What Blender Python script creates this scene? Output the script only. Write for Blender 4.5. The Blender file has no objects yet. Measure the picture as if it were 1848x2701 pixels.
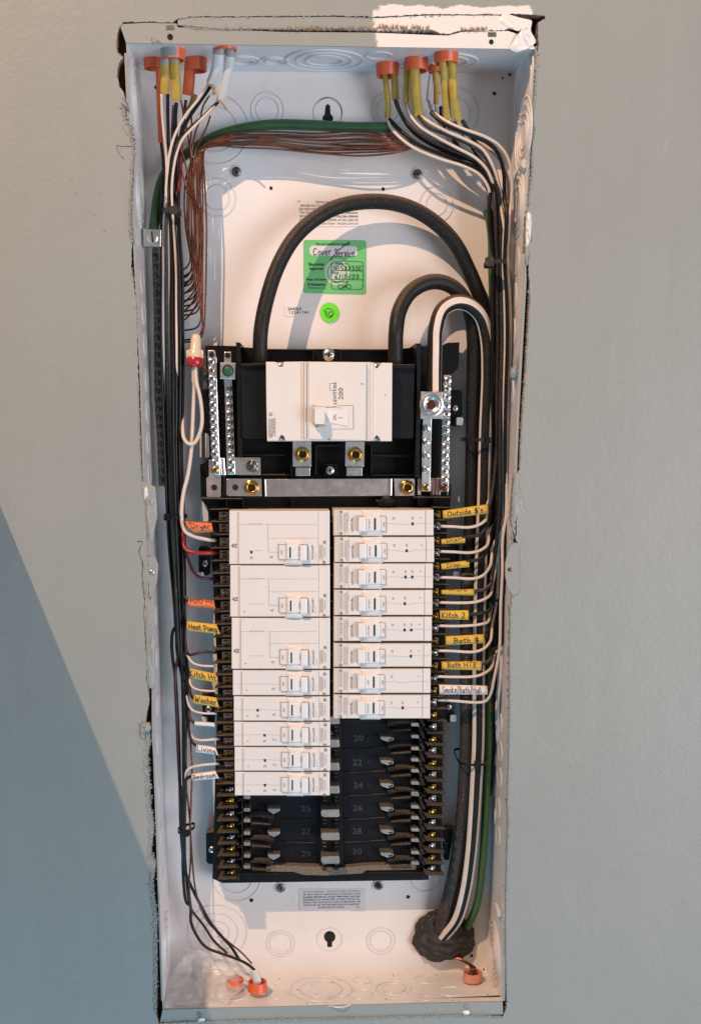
import bpy, bmesh, math, random
from mathutils import Vector, Matrix, noise
random.seed(7)
SC = bpy.context.scene
COL = SC.collection
rad = math.radians
# ------------------------------------------------------------------ camera
RM = ((0.99902384, -0.04415875, -0.0011722), (0.04264153, 0.97094922, -0.23545555), (0.01153557, 0.23517572, 0.97188441))
CAM = Vector((-0.05014322, -1.23508952, 0.13945219))
FP, CX, CY = 3307.569, 924 - 35.408, 1350.5 + 567.856
cd = bpy.data.cameras.new('camera'); cam = bpy.data.objects.new('camera', cd); COL.objects.link(cam)
right, fwd, up = Vector(RM[0]), Vector(RM[1]), Vector(RM[2])
m3 = Matrix((right, up, -fwd)).transposed()
cam.matrix_world = Matrix.Translation(CAM) @ m3.to_4x4()
cd.sensor_fit = 'VERTICAL'; cd.sensor_height = 24.0; cd.sensor_width = 24.0 * 1848 / 2701
cd.lens = 24.0 * FP / 2701
cd.shift_x = -(CX - 924) / 2701; cd.shift_y = (CY - 1350.5) / 2701
cd.clip_start = 0.01; cd.clip_end = 50
SC.camera = cam
# ------------------------------------------------------------------ light
SC.view_settings.view_transform = 'Standard'; SC.view_settings.look = 'None'
SC.view_settings.exposure = 0; SC.view_settings.gamma = 1
W = bpy.data.worlds.new('World'); SC.world = W; W.use_nodes = True
wn = W.node_tree
bg = wn.nodes['Background']; bg.inputs[0].default_value = (0.76, 0.73, 0.73, 1); bg.inputs[1].default_value = 0.30
def lamp(name, kind, loc, target, power, color, **kw):
    l = bpy.data.lights.new(name, kind); l.energy = power; l.color = color
    for a, b in kw.items(): setattr(l, a, b)
    o = bpy.data.objects.new(name, l); COL.objects.link(o); o.location = loc
    o.rotation_euler = (Vector(target) - Vector(loc)).to_track_quat('-Z', 'Y').to_euler()
    return o
lamp('key_lamp', 'SPOT', (-.95, -1.5, 1.875), (0, 0, -.05), 222, (1.0, 0.665, 0.435), shadow_soft_size=0.012, spot_size=rad(95), spot_blend=0.3)
lamp('window_light', 'AREA', (2.3, -2.7, -0.4), (0, 0, 0), 88, (0.80, 0.82, 0.90), shape='RECTANGLE', size=1.8, size_y=1.8)
lamp('low_blue_fill', 'AREA', (-.36, -1.05, -1.9), (-.35, 0, -.5), 15, (0.05, 0.58, 1.0), shape='RECTANGLE', size=.8, size_y=.8)  # blue fill added below the view to cool the lower wall
# ------------------------------------------------------------------ pixel -> place
K = 1848 / 1590.0
def P(x, y, d):
    q = Vector(((x - CX) / FP, 1.0, -(y - CY) / FP))
    w = right * q[0] + fwd * q[1] + up * q[2]
    return CAM + w * ((d - CAM[1]) / w[1])
def mpp(x, y, d): return (P(x + 1, y, d) - P(x, y, d)).x
OFF = {1: (280, 20, 2.65), 2: (860, 20, 2.65), 3: (300, 600, 3.18), 4: (700, 560, 2.2714), 5: (500, 880, 3.975), 6: (860, 880, 3.7857),
       7: (460, 1300, 3.7857), 8: (860, 1300, 3.18), 9: (460, 1680, 3.7857), 10: (860, 1680, 3.18), 11: (500, 2060, 3.975), 12: (860, 2060, 3.975),
       13: (380, 2350, 3.18), 14: (860, 2350, 2.9444), 'D': (0, 0, 1 / K), 'F': (0, 0, 1.0),
       'L1': (290, 100, 4.6467), 'L2': (330, 1000, 4.6467), 'L3': (350, 1480, 4.6467), 'L4': (370, 1960, 4.6467),
       'R1': (1180, 400, 4.6467), 'R2': (1150, 880, 4.6467), 'R3': (1130, 1360, 4.6467), 'R4': (1110, 1840, 4.6467)}
def c(n, x, y):
    a, b, s = OFF[n]; return (a + x / s, b + y / s)
def cl(n, *pts): return [c(n, p[0], p[1]) + tuple(p[2:]) for p in pts]
def lerp(a, b, t): return a + (b - a) * t
def interp(tab, y):
    if y <= tab[0][0]: return tab[0][1]
    for (a, b), (a2, b2) in zip(tab, tab[1:]):
        if y <= a2: return lerp(b, b2, (y - a) / (a2 - a))
    return tab[-1][1]
# ------------------------------------------------------------------ materials
def _n(nt, t, **kw):
    n = nt.nodes.new(t)
    for a, b in kw.items():
        if a.startswith('i_'): n.inputs[a[2:].replace('_', ' ')].default_value = b
        else: setattr(n, a, b)
    return n
def ramp(nt, fac, stops):
    r = nt.nodes.new('ShaderNodeValToRGB'); nt.links.new(fac, r.inputs[0])
    e = r.color_ramp.elements
    while len(e) < len(stops): e.new(0.5)
    for k, (p, v) in enumerate(stops):
        e[k].position = p; e[k].color = (v, v, v, 1) if isinstance(v, (int, float)) else (*v, 1)
    return r.outputs[0]
def mixc(nt, fac, a, b):
    m = nt.nodes.new('ShaderNodeMix'); m.data_type = 'RGBA'
    for s, v in ((m.inputs[0], fac), (m.inputs[6], a), (m.inputs[7], b)):
        if isinstance(v, bpy.types.NodeSocket): nt.links.new(v, s)
        elif isinstance(v, (int, float)): s.default_value = v
        else: s.default_value = (*v, 1)
    return m.outputs[2]
def math_(nt, op, a, b=0.5, clamp=True):
    m = nt.nodes.new('ShaderNodeMath'); m.operation = op; m.use_clamp = clamp
    for s, v in ((m.inputs[0], a), (m.inputs[1], b)):
        if isinstance(v, bpy.types.NodeSocket): nt.links.new(v, s)
        else: s.default_value = v
    return m.outputs[0]
def noise_(nt, scale, detail=4, rough=0.55, dist=0.0, stretch=None, seed=0.0):
    g = nt.nodes.new('ShaderNodeNewGeometry')
    vec = g.outputs['Position']
    mp = nt.nodes.new('ShaderNodeMapping'); nt.links.new(vec, mp.inputs[0])
    mp.inputs['Location'].default_value = (seed, seed * .7, seed * 1.3)
    if stretch: mp.inputs['Scale'].default_value = stretch
    n = _n(nt, 'ShaderNodeTexNoise'); n.inputs['Scale'].default_value = scale; n.inputs['Detail'].default_value = detail
    n.inputs['Roughness'].default_value = rough; n.inputs['Distortion'].default_value = dist
    nt.links.new(mp.outputs[0], n.inputs['Vector'])
    return n.outputs[0]
MATS = {}
def mat(name, col, rough=0.5, metal=0.0, var=0.12, vscale=60, bump=0.0, bscale=400, bdist=0.0003, dust=0.0, dustcol=(.33, .235, .16), speck=0.0, coat=0.0, spec=0.5,
        rvar=0.15, brushed=None, grime=0.0, alpha=None):
    m = bpy.data.materials.new(name); m.use_nodes = True; nt = m.node_tree
    b = nt.nodes['Principled BSDF']
    dark = tuple(v * (1 - var) for v in col); lite = tuple(min(1, v * (1 + var * .6)) for v in col)
    n1 = noise_(nt, vscale, 5, .6, seed=len(MATS) * 1.7)
    out = mixc(nt, ramp(nt, n1, [(.3, 0), (.7, 1)]), dark, lite)
    if grime:
        g = noise_(nt, 22, 8, .72, .6, seed=3 + len(MATS))
        out = mixc(nt, math_(nt, 'MULTIPLY', ramp(nt, g, [(.55, 0), (.78, 1)]), grime), out, (.30, .21, .14))
    if speck:
        s = noise_(nt, 900, 3, .6, seed=9)
        out = mixc(nt, math_(nt, 'MULTIPLY', ramp(nt, s, [(.60, 0), (.68, 1)]), speck), out, (.42, .33, .25))
    if dust:
        geo = nt.nodes.new('ShaderNodeNewGeometry'); sx = nt.nodes.new('ShaderNodeSeparateXYZ')
        nt.links.new(geo.outputs['Normal'], sx.inputs[0])
        up_ = ramp(nt, sx.outputs[2], [(.25, 0), (.8, 1)])
        s = ramp(nt, noise_(nt, 1100, 4, .7, seed=4), [(.36, .25), (.62, 1)])
        f = math_(nt, 'MULTIPLY', math_(nt, 'MULTIPLY', up_, s), dust)
        out = mixc(nt, f, out, dustcol)
    nt.links.new(out, b.inputs['Base Color'])
    b.inputs['Metallic'].default_value = metal
    b.inputs['Specular IOR Level'].default_value = spec
    b.inputs['Coat Weight'].default_value = coat; b.inputs['Coat Roughness'].default_value = .15
    r = noise_(nt, vscale * 2.3, 4, .6, seed=5.5)
    rr = nt.nodes.new('ShaderNodeMapRange'); nt.links.new(r, rr.inputs[0])
    rr.inputs[1].default_value = .3; rr.inputs[2].default_value = .7
    rr.inputs[3].default_value = max(.03, rough * (1 - rvar)); rr.inputs[4].default_value = min(1, rough * (1 + rvar))
    nt.links.new(rr.outputs[0], b.inputs['Roughness'])
    if bump or brushed:
        bn = noise_(nt, bscale, 5, .6, stretch=brushed, seed=2.2)
        bp = nt.nodes.new('ShaderNodeBump'); bp.inputs['Strength'].default_value = bump or .3; bp.inputs['Distance'].default_value = bdist
        nt.links.new(bn, bp.inputs['Height']); nt.links.new(bp.outputs[0], b.inputs['Normal'])
    if alpha is not None: b.inputs['Alpha'].default_value = alpha
    MATS[name] = m
    return m
M = {}
M['white'] = mat('enamel_white', (.82, .775, .755), .36, var=.035, vscale=14, bump=.14, bscale=900, coat=.2, grime=.17)
M['ring'] = mat('enamel_edge', (.74, .71, .70), .35, var=.05, vscale=30)
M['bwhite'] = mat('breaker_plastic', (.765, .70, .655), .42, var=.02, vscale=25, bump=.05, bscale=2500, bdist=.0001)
M['bshade'] = mat('breaker_plastic_shaded', (.68, .57, .48), .45, var=.03, vscale=25)  # breaker plastic again, with warm shade put into its colour
M['toggle'] = mat('toggle_plastic', (.80, .76, .74), .3, var=.02)
M['black'] = mat('black_plastic', (.006, .006, .0065), .42, var=.25, bump=.15, bscale=1500, dust=.8, speck=.05, spec=.22)
M['finm'] = mat('fin_plastic', (.008, .0075, .007), .5, var=.3, bump=.2, bscale=1200, dust=.5, dustcol=(.42, .32, .24), speck=.05, spec=.2)  # dust on the fins, its colour lightened to paint in their lit edges
M['blackd'] = mat('dusty_black_plastic', (.012, .011, .010), .6, var=.3, bump=.3, bscale=1200, dust=.65, dustcol=(.23, .18, .14), speck=.3, spec=.2)
M['dgrey'] = mat('charcoal_plastic', (.009, .010, .0125), .45, var=.2, speck=.03, dust=.5, spec=.14)
M['emboss'] = mat('embossed_plastic', (.028, .028, .029), .5, var=.2)
M['wireblack'] = mat('black_insulation', (.007, .007, .008), .33, var=.3, bump=.25, bscale=500, speck=.08, dust=.2, spec=.35)
M['wiredusty'] = mat('dusty_black_insulation', (.016, .013, .012), .55, var=.3, bump=.4, bscale=900, speck=.5, dust=.6)
M['wirewhite'] = mat('white_insulation', (.70, .575, .49), .45, var=.08, vscale=120, bump=.1, speck=.04)
M['wirered'] = mat('red_insulation', (.30, .018, .015), .35, var=.25)
M['wiredark'] = mat('maroon_insulation', (.045, .008, .012), .35, var=.25)
M['tanledge'] = mat('dust_covered_plastic', (.20, .145, .10), .9, var=.5, vscale=500, bump=.9, bscale=700, bdist=.001)
M['cable'] = mat('rubber_cable_jacket', (.011, .010, .0095), .5, var=.3, bump=.5, bscale=1300, speck=.22, dust=.9, dustcol=(.22, .15, .10), spec=.3)
M['cabled'] = mat('dusty_cable_jacket', (.035, .026, .021), .7, var=.4, bump=.8, bscale=1100, speck=.7, dust=.8)
M['stripe'] = mat('cable_stripe', (.74, .62, .54), .45, var=.08, grime=.2)
M['green'] = mat('green_insulation', (.022, .095, .036), .45, var=.15, bump=.1, speck=.06, dust=.25)
M['green2'] = mat('olive_insulation', (.055, .115, .025), .45, var=.2, bump=.1, speck=.08)
M['copper'] = mat('bare_copper', (.22, .082, .048), .28, .8, var=.3, vscale=40, rvar=.2)
M['orange'] = mat('orange_plastic', (.78, .13, .045), .38, var=.12, bump=.1)
M['salmon'] = mat('pinkish_plastic', (.72, .30, .20), .45, var=.25, grime=.3)
M['orangej'] = mat('orange_jacket', (.80, .15, .04), .45, var=.12)
M['yellow'] = mat('yellow_jacket', (.50, .32, .04), .5, var=.22, vscale=120, bump=.3, bscale=600, speck=.08)
M['ytag'] = mat('yellow_tag', (.68, .42, .05), .5, var=.12, vscale=80)
M['wtag'] = mat('white_tag', (.78, .70, .67), .5, var=.05)
M['otag'] = mat('orange_tag', (.80, .20, .06), .42, var=.1)
M['greyj'] = mat('white_jacket', (.66, .64, .63), .45, var=.08, bump=.15)
M['ink'] = mat('marker_ink', (.10, .012, .022), .5, var=.3, vscale=300)
M['blackink'] = mat('black_ink', (.02, .02, .025), .6, var=.2)
M['print'] = mat('grey_print', (.15, .13, .13), .6, var=.1)
M['printl'] = mat('faint_print', (.40, .36, .34), .6, var=.1)
M['indic'] = mat('green_indicator', (.005, .07, .03), .3, var=.1)
M['alu'] = mat('aluminium', (.80, .78, .77), .30, 1, var=.12, vscale=200, brushed=(1, 1, 14), bump=.25, bscale=120)
M['bus'] = mat('tinned_bus', (.78, .73, .69), .28, 1, var=.15, brushed=(.25, 1, 12), bump=.3, bscale=160)
M['steel'] = mat('zinc_steel', (.70, .68, .67), .30, 1, var=.3, vscale=500, rvar=.4)
M['brass'] = mat('brass', (.70, .47, .10), .25, 1, var=.3, vscale=500)
M['gold'] = mat('gold_chromate', (.62, .36, .10), .22, 1, var=.35, vscale=260)
M['mauve'] = mat('plated_steel', (.50, .42, .42), .42, .85, var=.1, bump=.2, bscale=900)
M['drk'] = mat('dark_hole', (.006, .005, .005), .8, var=.2)
M['tan'] = mat('tan_plastic', (.72, .55, .38), .3, var=.04, coat=.3)
M['redp'] = mat('red_plastic', (.45, .012, .02), .3, var=.1, coat=.3)
M['stab'] = mat('plated_stab', (.40, .35, .31), .45, .75, var=.2, dust=.5, dustcol=(.42, .32, .24))
M['seal'] = mat('duct_seal_putty', (.032, .029, .028), .55, var=.25, vscale=60, bump=.15, bscale=60, bdist=.002, speck=.02)
M['gsteel'] = mat('olive_screw', (.22, .21, .19), .4, .8, var=.4, vscale=300)
M['stickg'] = mat('green_sticker', (.16, .55, .20), .5, var=.06)
M['stickp'] = mat('pale_sticker', (.50, .66, .52), .5, var=.06)
M['stickb'] = mat('bright_green_sticker', (.16, .80, .035), .45, var=.08)
M['stickw'] = mat('white_sticker', (.74, .73, .75), .3, var=.03)
M['gyp'] = mat('gypsum_core', (.36, .27, .20), .9, var=.45, vscale=160, bump=1, bscale=500, bdist=.001, speck=.4)
M['wood'] = mat('cavity_dark', (.055, .030, .020), .9, var=.5, vscale=40)
M['paper'] = mat('torn_paper', (.36, .22, .13), .9, var=.4, vscale=300, bump=.8)
M['tape'] = mat('kraft_paper', (.35, .22, .09), .8, var=.4, vscale=400)
# wall paint: satin greenish grey with orange peel, drips and faint stains
def wall_material(name, primer=False, mask=False):
    m = bpy.data.materials.new(name); m.use_nodes = True; nt = m.node_tree; b = nt.nodes['Principled BSDF']
    n1 = noise_(nt, 5, 5, .6); n2 = noise_(nt, 45, 6, .65, seed=4)
    col = mixc(nt, ramp(nt, n1, [(.3, 0), (.7, 1)]), (.292, .302, .280), (.312, .322, .300))
    col = mixc(nt, math_(nt, 'MULTIPLY', ramp(nt, n2, [(.62, 0), (.8, 1)]), .12), col, (.28, .25, .21))
    st_ = noise_(nt, 9, 6, .7, .4, stretch=(3.2, 1, .35), seed=12)
    col = mixc(nt, math_(nt, 'MULTIPLY', ramp(nt, st_, [(.45, 0), (.75, 1)]), .22), col, (.37, .375, .36))
    sp = noise_(nt, 420, 2, .5, seed=15)
    col = mixc(nt, math_(nt, 'MULTIPLY', ramp(nt, sp, [(.735, 0), (.77, 1)]), .5), col, (.16, .13, .11))
    sc = noise_(nt, 30, 6, .7, 1.5, stretch=(1, 1, .25), seed=8)
    col = mixc(nt, math_(nt, 'MULTIPLY', ramp(nt, sc, [(.68, 0), (.74, 1)]), .15), col, (.5, .5, .48))
    if mask:
        g = nt.nodes.new('ShaderNodeNewGeometry'); sx = nt.nodes.new('ShaderNodeSeparateXYZ'); nt.links.new(g.outputs['Position'], sx.inputs[0])
        X = sx.outputs[0]; Z = sx.outputs[2]
        e = noise_(nt, 28, 5, .6, seed=6); e2 = noise_(nt, 900, 3, .8, seed=1)
        wob = math_(nt, 'MULTIPLY', math_(nt, 'SUBTRACT', e, .5, False), .05, False)
        wob = math_(nt, 'ADD', wob, math_(nt, 'MULTIPLY', math_(nt, 'SUBTRACT', e2, .5, False), .012, False), False)
        xx = math_(nt, 'ADD', X, wob, False)
        x0, x1, z0 = mask
        a = math_(nt, 'GREATER_THAN', xx, x0); bb = math_(nt, 'LESS_THAN', xx, x1)
        zz = math_(nt, 'LESS_THAN', math_(nt, 'ADD', Z, math_(nt, 'MULTIPLY', wob, .35, False), False), z0)
        f = math_(nt, 'MULTIPLY', math_(nt, 'MULTIPLY', a, bb), zz)
        f = math_(nt, 'MULTIPLY', f, math_(nt, 'GREATER_THAN', Z, .2))
        col = mixc(nt, f, col, (.78, .74, .70))
    nt.links.new(col, b.inputs['Base Color'])
    b.inputs['Roughness'].default_value = .42; b.inputs['Specular IOR Level'].default_value = .45
    bp = nt.nodes.new('ShaderNodeBump'); bp.inputs['Strength'].default_value = .6; bp.inputs['Distance'].default_value = .0014
    h = noise_(nt, 260, 4, .55, seed=2); h2 = noise_(nt, 18, 5, .6, .8, seed=7)
    hh = math_(nt, 'ADD', math_(nt, 'MULTIPLY', h, .35, False), h2, False)
    nt.links.new(hh, bp.inputs['Height']); nt.links.new(bp.outputs[0], b.inputs['Normal'])
    return m
xa, xb = P(990, 60, 0).x, P(1395, 60, 0).x
M['wall'] = wall_material('wall_paint', mask=(xa, xb - .006, P(1100, 20, 0).z))
# the patch of primer only exists above the box, on wall, strip and flange alike
M['flange'] = wall_material('flange_paint', mask=(P(1000, 90, 0).x, 9, 9))
M['paint'] = wall_material('wall_paint_plain')
def film_material():
    m = bpy.data.materials.new('clear_plastic_film'); m.use_nodes = True; nt = m.node_tree; b = nt.nodes['Principled BSDF']
    b.inputs['Base Color'].default_value = (.80, .76, .73, 1); b.inputs['Roughness'].default_value = .12
    n = noise_(nt, 50, 5, .6); r = ramp(nt, n, [(.3, .30), (.75, .62)])
    nt.links.new(r, b.inputs['Alpha'])
    bp = nt.nodes.new('ShaderNodeBump'); bp.inputs['Strength'].default_value = .5; bp.inputs['Distance'].default_value = .002
    nt.links.new(noise_(nt, 60, 4, .6, 1.5), bp.inputs['Height']); nt.links.new(bp.outputs[0], b.inputs['Normal'])
    return m
M['film'] = film_material()
# ------------------------------------------------------------------ object helpers
def link(name, me, m, parent=None, smooth=False, kind=None):
    co = [v.co for v in me.vertices]
    if co:
        ce = sum((v for v in co), Vector()) / len(co)
        for v in me.vertices: v.co -= ce
    else: ce = Vector()
    if smooth:
        for p in me.polygons: p.use_smooth = True
    for mm in (m if isinstance(m, (list, tuple)) else [m]): me.materials.append(M[mm])
    o = bpy.data.objects.new(name, me); COL.objects.link(o)
    if parent is not None:
        o.parent = parent; o.location = ce - wloc(parent)
    else: o.location = ce
    if kind: o['kind'] = kind
    return o
def wloc(o):
    v = Vector(o.location)
    while o.parent: o = o.parent; v = v + Vector(o.location)
    return v
def ob(name, bm, m, parent=None, smooth=False, kind=None):
    me = bpy.data.meshes.new(name); bmesh.ops.recalc_face_normals(bm, faces=bm.faces); bm.to_mesh(me); bm.free()
    return link(name, me, m, parent, smooth, kind)
def thing(name, label, cat, loc, group=None):
    o = bpy.data.objects.new(name, None); o.empty_display_size = .01; COL.objects.link(o); o.location = loc
    return tag(o, label, cat, group)
def tag(o, label, cat, group=None):
    o['label'] = label; o['category'] = cat
    if group: o['group'] = group
    return o
def prism_bm(pts, df, db, bev=0.0, bm=None, seg=1):
    """outline given in photo pixels at depth df, with real thickness df..db"""
    new = bm is None
    if new: bm = bmesh.new()
    w = [P(x, y, df) for x, y in pts]
    return prism_w(w, db, bev, bm, seg)
def prism_w(w, db, bev=0.0, bm=None, seg=1):
    if bm is None: bm = bmesh.new()
    f = [bm.verts.new(v) for v in w]; b = [bm.verts.new((v.x, db, v.z)) for v in w]
    n = len(w); faces = [bm.faces.new(f), bm.faces.new(b[::-1])]
    for i in range(n): faces.append(bm.faces.new((f[i], b[i], b[(i + 1) % n], f[(i + 1) % n])))
    if bev:
        ed = list({e for e in faces[0].edges})
        bmesh.ops.bevel(bm, geom=ed, offset=bev, segments=seg, affect='EDGES', profile=.5, clamp_overlap=True)
    return bm
def rect(x0, y0, x1, y1): return [(x0, y0), (x1, y0), (x1, y1), (x0, y1)]
def prism(name, pts, df, db, m, parent=None, bev=0.0005, seg=2, smooth=False): return ob(name, prism_bm(pts, df, db, bev, None, seg), m, parent, smooth)
def rbox(pts, r, n=4):
    """rounded polygon of pixels"""
    out = []
    k = len(pts)
    for i in range(k):
        p = Vector(pts[i]); a = Vector(pts[i - 1]); b = Vector(pts[(i + 1) % k])
        u = (a - p).normalized() * min(r, (a - p).length * .45); v = (b - p).normalized() * min(r, (b - p).length * .45)
        for j in range(n + 1):
            t = j / n; q = (p + u) * (1 - t) ** 2 + 2 * p * t * (1 - t) + (p + v) * t * t
            out.append((q.x, q.y))
    return out
def lathe_bm(prof, cen, axis, n=20, bm=None, refv=None, a0=0, a1=2 * math.pi):
    """prof: (radius, height along axis)"""
    if bm is None: bm = bmesh.new()
    ax = Vector(axis).normalized(); u = Vector(refv or (1, 0, 0)); u = (u - ax * u.dot(ax))
    if u.length < .1: u = Vector((0, 0, 1)); u = u - ax * u.dot(ax)
    u.normalize(); v = ax.cross(u); cen = Vector(cen)
    full = abs(a1 - a0 - 2 * math.pi) < 1e-6
    rings = []
    for r, h in prof:
        if r < 1e-7: rings.append([bm.verts.new(cen + ax * h)]); continue
        rings.append([bm.verts.new(cen + ax * h + (u * math.cos(a0 + (a1 - a0) * i / n) + v * math.sin(a0 + (a1 - a0) * i / n)) * r) for i in range(n if full else n + 1)])
    for A, B in zip(rings, rings[1:]):
        m_ = n
        for i in range(m_):
            j = (i + 1) % n if full else i + 1
            if len(A) == 1 and len(B) == 1: continue
            try:
                if len(A) == 1: bm.faces.new((A[0], B[i], B[j]))
                elif len(B) == 1: bm.faces.new((A[i], B[0], A[j]))
                else: bm.faces.new((A[i], B[i], B[j], A[j]))
            except ValueError: pass
    return bm
def catmull(pts, per=7):
    pts = [Vector(p) for p in pts]
    if len(pts) < 3: return [pts[0].lerp(pts[-1], i / 4) for i in range(5)]
    q = [pts[0] * 2 - pts[1]] + pts + [pts[-1] * 2 - pts[-2]]
    out = []
    for i in range(1, len(q) - 2):
        a, b, d, e = q[i - 1], q[i], q[i + 1], q[i + 2]
        # centripetal
        t0 = 0; t1 = t0 + max(1e-5, (b - a).length) ** .5; t2 = t1 + max(1e-5, (d - b).length) ** .5; t3 = t2 + max(1e-5, (e - d).length) ** .5
        for k in range(per):
            t = t1 + (t2 - t1) * k / per
            A1 = a * ((t1 - t) / (t1 - t0)) + b * ((t - t0) / (t1 - t0)); A2 = b * ((t2 - t) / (t2 - t1)) + d * ((t - t1) / (t2 - t1)); A3 = d * ((t3 - t) / (t3 - t2)) + e * ((t - t2) / (t3 - t2))
            B1 = A1 * ((t2 - t) / (t2 - t0)) + A2 * ((t - t0) / (t2 - t0)); B2 = A2 * ((t3 - t) / (t3 - t1)) + A3 * ((t - t1) / (t3 - t1))
            out.append(B1 * ((t2 - t) / (t2 - t1)) + B2 * ((t - t1) / (t2 - t1)))
    out.append(pts[-1]); return out
def frames(line):
    fr = []
    last = Vector((0, -1, 0))
    for i, p in enumerate(line):
        t = (line[min(i + 1, len(line) - 1)] - line[max(i - 1, 0)]).normalized()
        n = Vector((0, -1, 0)); n = n - t * n.dot(t)
        if n.length < .25: n = last - t * last.dot(t)
        n.normalize(); last = n
        fr.append((p, t, n, t.cross(n)))
    return fr
def tube_bm(line, r, n=8, bm=None, a=(0, 2 * math.pi), caps=True, rf=None):
    if bm is None: bm = bmesh.new()
    full = abs(a[1] - a[0]) > 6.28 if not callable(a[0]) else False
    rings = []
    L = len(line)
    for i, (p, t, nn, bb) in enumerate(frames(line)):
        rr = rf(i / (L - 1)) * r if rf else r
        k = n if full else n + 1
        s = i / (L - 1)
        a0 = a[0](s) if callable(a[0]) else a[0]; a1 = a[1](s) if callable(a[1]) else a[1]
        rings.append([bm.verts.new(p + (nn * math.cos(a0 + (a1 - a0) * j / n) + bb * math.sin(a0 + (a1 - a0) * j / n)) * rr) for j in range(k)])
    for A, B in zip(rings, rings[1:]):
        for j in range(n):
            q = (j + 1) % n if full else j + 1
            bm.faces.new((A[j], B[j], B[q], A[q]))
    if full and caps:
        bm.faces.new(rings[0][::-1]); bm.faces.new(rings[-1])
    return bm
def path(pts, wob=0.0):
    """pts: (x, y, depth) in photo pixels"""
    w = [P(x, y, d) for x, y, d in pts]
    ln = catmull(w)
    if wob:
        s = random.uniform(0, 50)
        ln = [p + Vector((noise.noise((p * 14) + Vector((s, 0, 0))), noise.noise((p * 14) + Vector((0, s, 0))), 0)) * wob for p in ln]
    return ln
def tube(name, pts, r, m, parent=None, n=9, wob=0.0, rf=None): return ob(name, tube_bm(path(pts, wob), r, n, rf=rf), m, parent, smooth=True)
# text ----------------------------------------------------------------
TC = {}
def text_verts(s, bold=0.0):
    key = (s, bold)
    if key not in TC:
        cu = bpy.data.curves.new('t', 'FONT'); cu.body = s; cu.size = 1; cu.resolution_u = 2; cu.offset = bold
        o = bpy.data.objects.new('t', cu); COL.objects.link(o)
        dg = bpy.context.evaluated_depsgraph_get(); dg.update()
        me = bpy.data.meshes.new_from_object(o.evaluated_get(dg))
        v = [tuple(x.co) for x in me.vertices]; f = [tuple(p.vertices) for p in me.polygons]
        bpy.data.objects.remove(o); bpy.data.curves.remove(cu); bpy.data.meshes.remove(me)
        xs = [a[0] for a in v]; ys = [a[1] for a in v]
        x0, x1, y0, y1 = min(xs), max(xs), min(ys), max(ys)
        TC[key] = ([((a[0] - x0) / (x1 - x0) - .5, (a[1] - y0) / max(1e-6, y1 - y0) - .5) for a in v], f)
    return TC[key]
def put_text(bm, s, cx, cy, wpx, hpx, d, rot=0, bold=0.0, tilt=0.0):
    """flat print centred on photo pixel (cx,cy) lying on the plane at depth d"""
    v, f = text_verts(s, bold)
    k = mpp(cx, cy, d); ce = P(cx, cy, d)
    cr, sr = math.cos(rad(rot)), math.sin(rad(rot))
    vs = []
    for x, y in v:
        X, Y = x * wpx * k, y * hpx * k; X += Y * tilt
        vs.append(bm.verts.new(ce + Vector((X * cr - Y * sr, 0, X * sr + Y * cr))))
    for q in f:
        try: bm.faces.new([vs[i] for i in q])
        except ValueError: pass
def put_line(bm, pts, wpx, d):
    """thin flat line through photo pixels"""
    w = [P(x, y, d) for x, y in pts]; hw = wpx * mpp(pts[0][0], pts[0][1], d) / 2
    for a, b in zip(w, w[1:]):
        t = (b - a)
        if t.length < 1e-7: continue
        t.normalize(); n = Vector((-t.z, 0, t.x)) * hw; e = t * hw * .8
        bm.faces.new([bm.verts.new(v) for v in (a - e + n, b + e + n, b + e - n, a - e - n)])
def put_rect(bm, x0, y0, x1, y1, d): bm.faces.new([bm.verts.new(P(x, y, d)) for x, y in rect(x0, y0, x1, y1)])
def micro(bm, x0, y0, x1, y1, d, rows, vert=False, seed=0, dens=.75):
    """print far too small to read: rows of little dashes"""
    rn = random.Random(seed)
    for r_ in range(rows):
        t = (r_ + .5) / rows; p = rn.uniform(0, .06); end = rn.uniform(.8, 1)
        while p < end:
            q = min(end, p + rn.uniform(.03, .10))
            th = .26 / rows
            if vert: put_rect(bm, lerp(x0, x1, t - th), lerp(y0, y1, p), lerp(x0, x1, t + th), lerp(y0, y1, q), d)
            else: put_rect(bm, lerp(x0, x1, p), lerp(y0, y1, t - th), lerp(x0, x1, q), lerp(y0, y1, t + th), d)
            p = q + rn.uniform(.008, .03)
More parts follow.
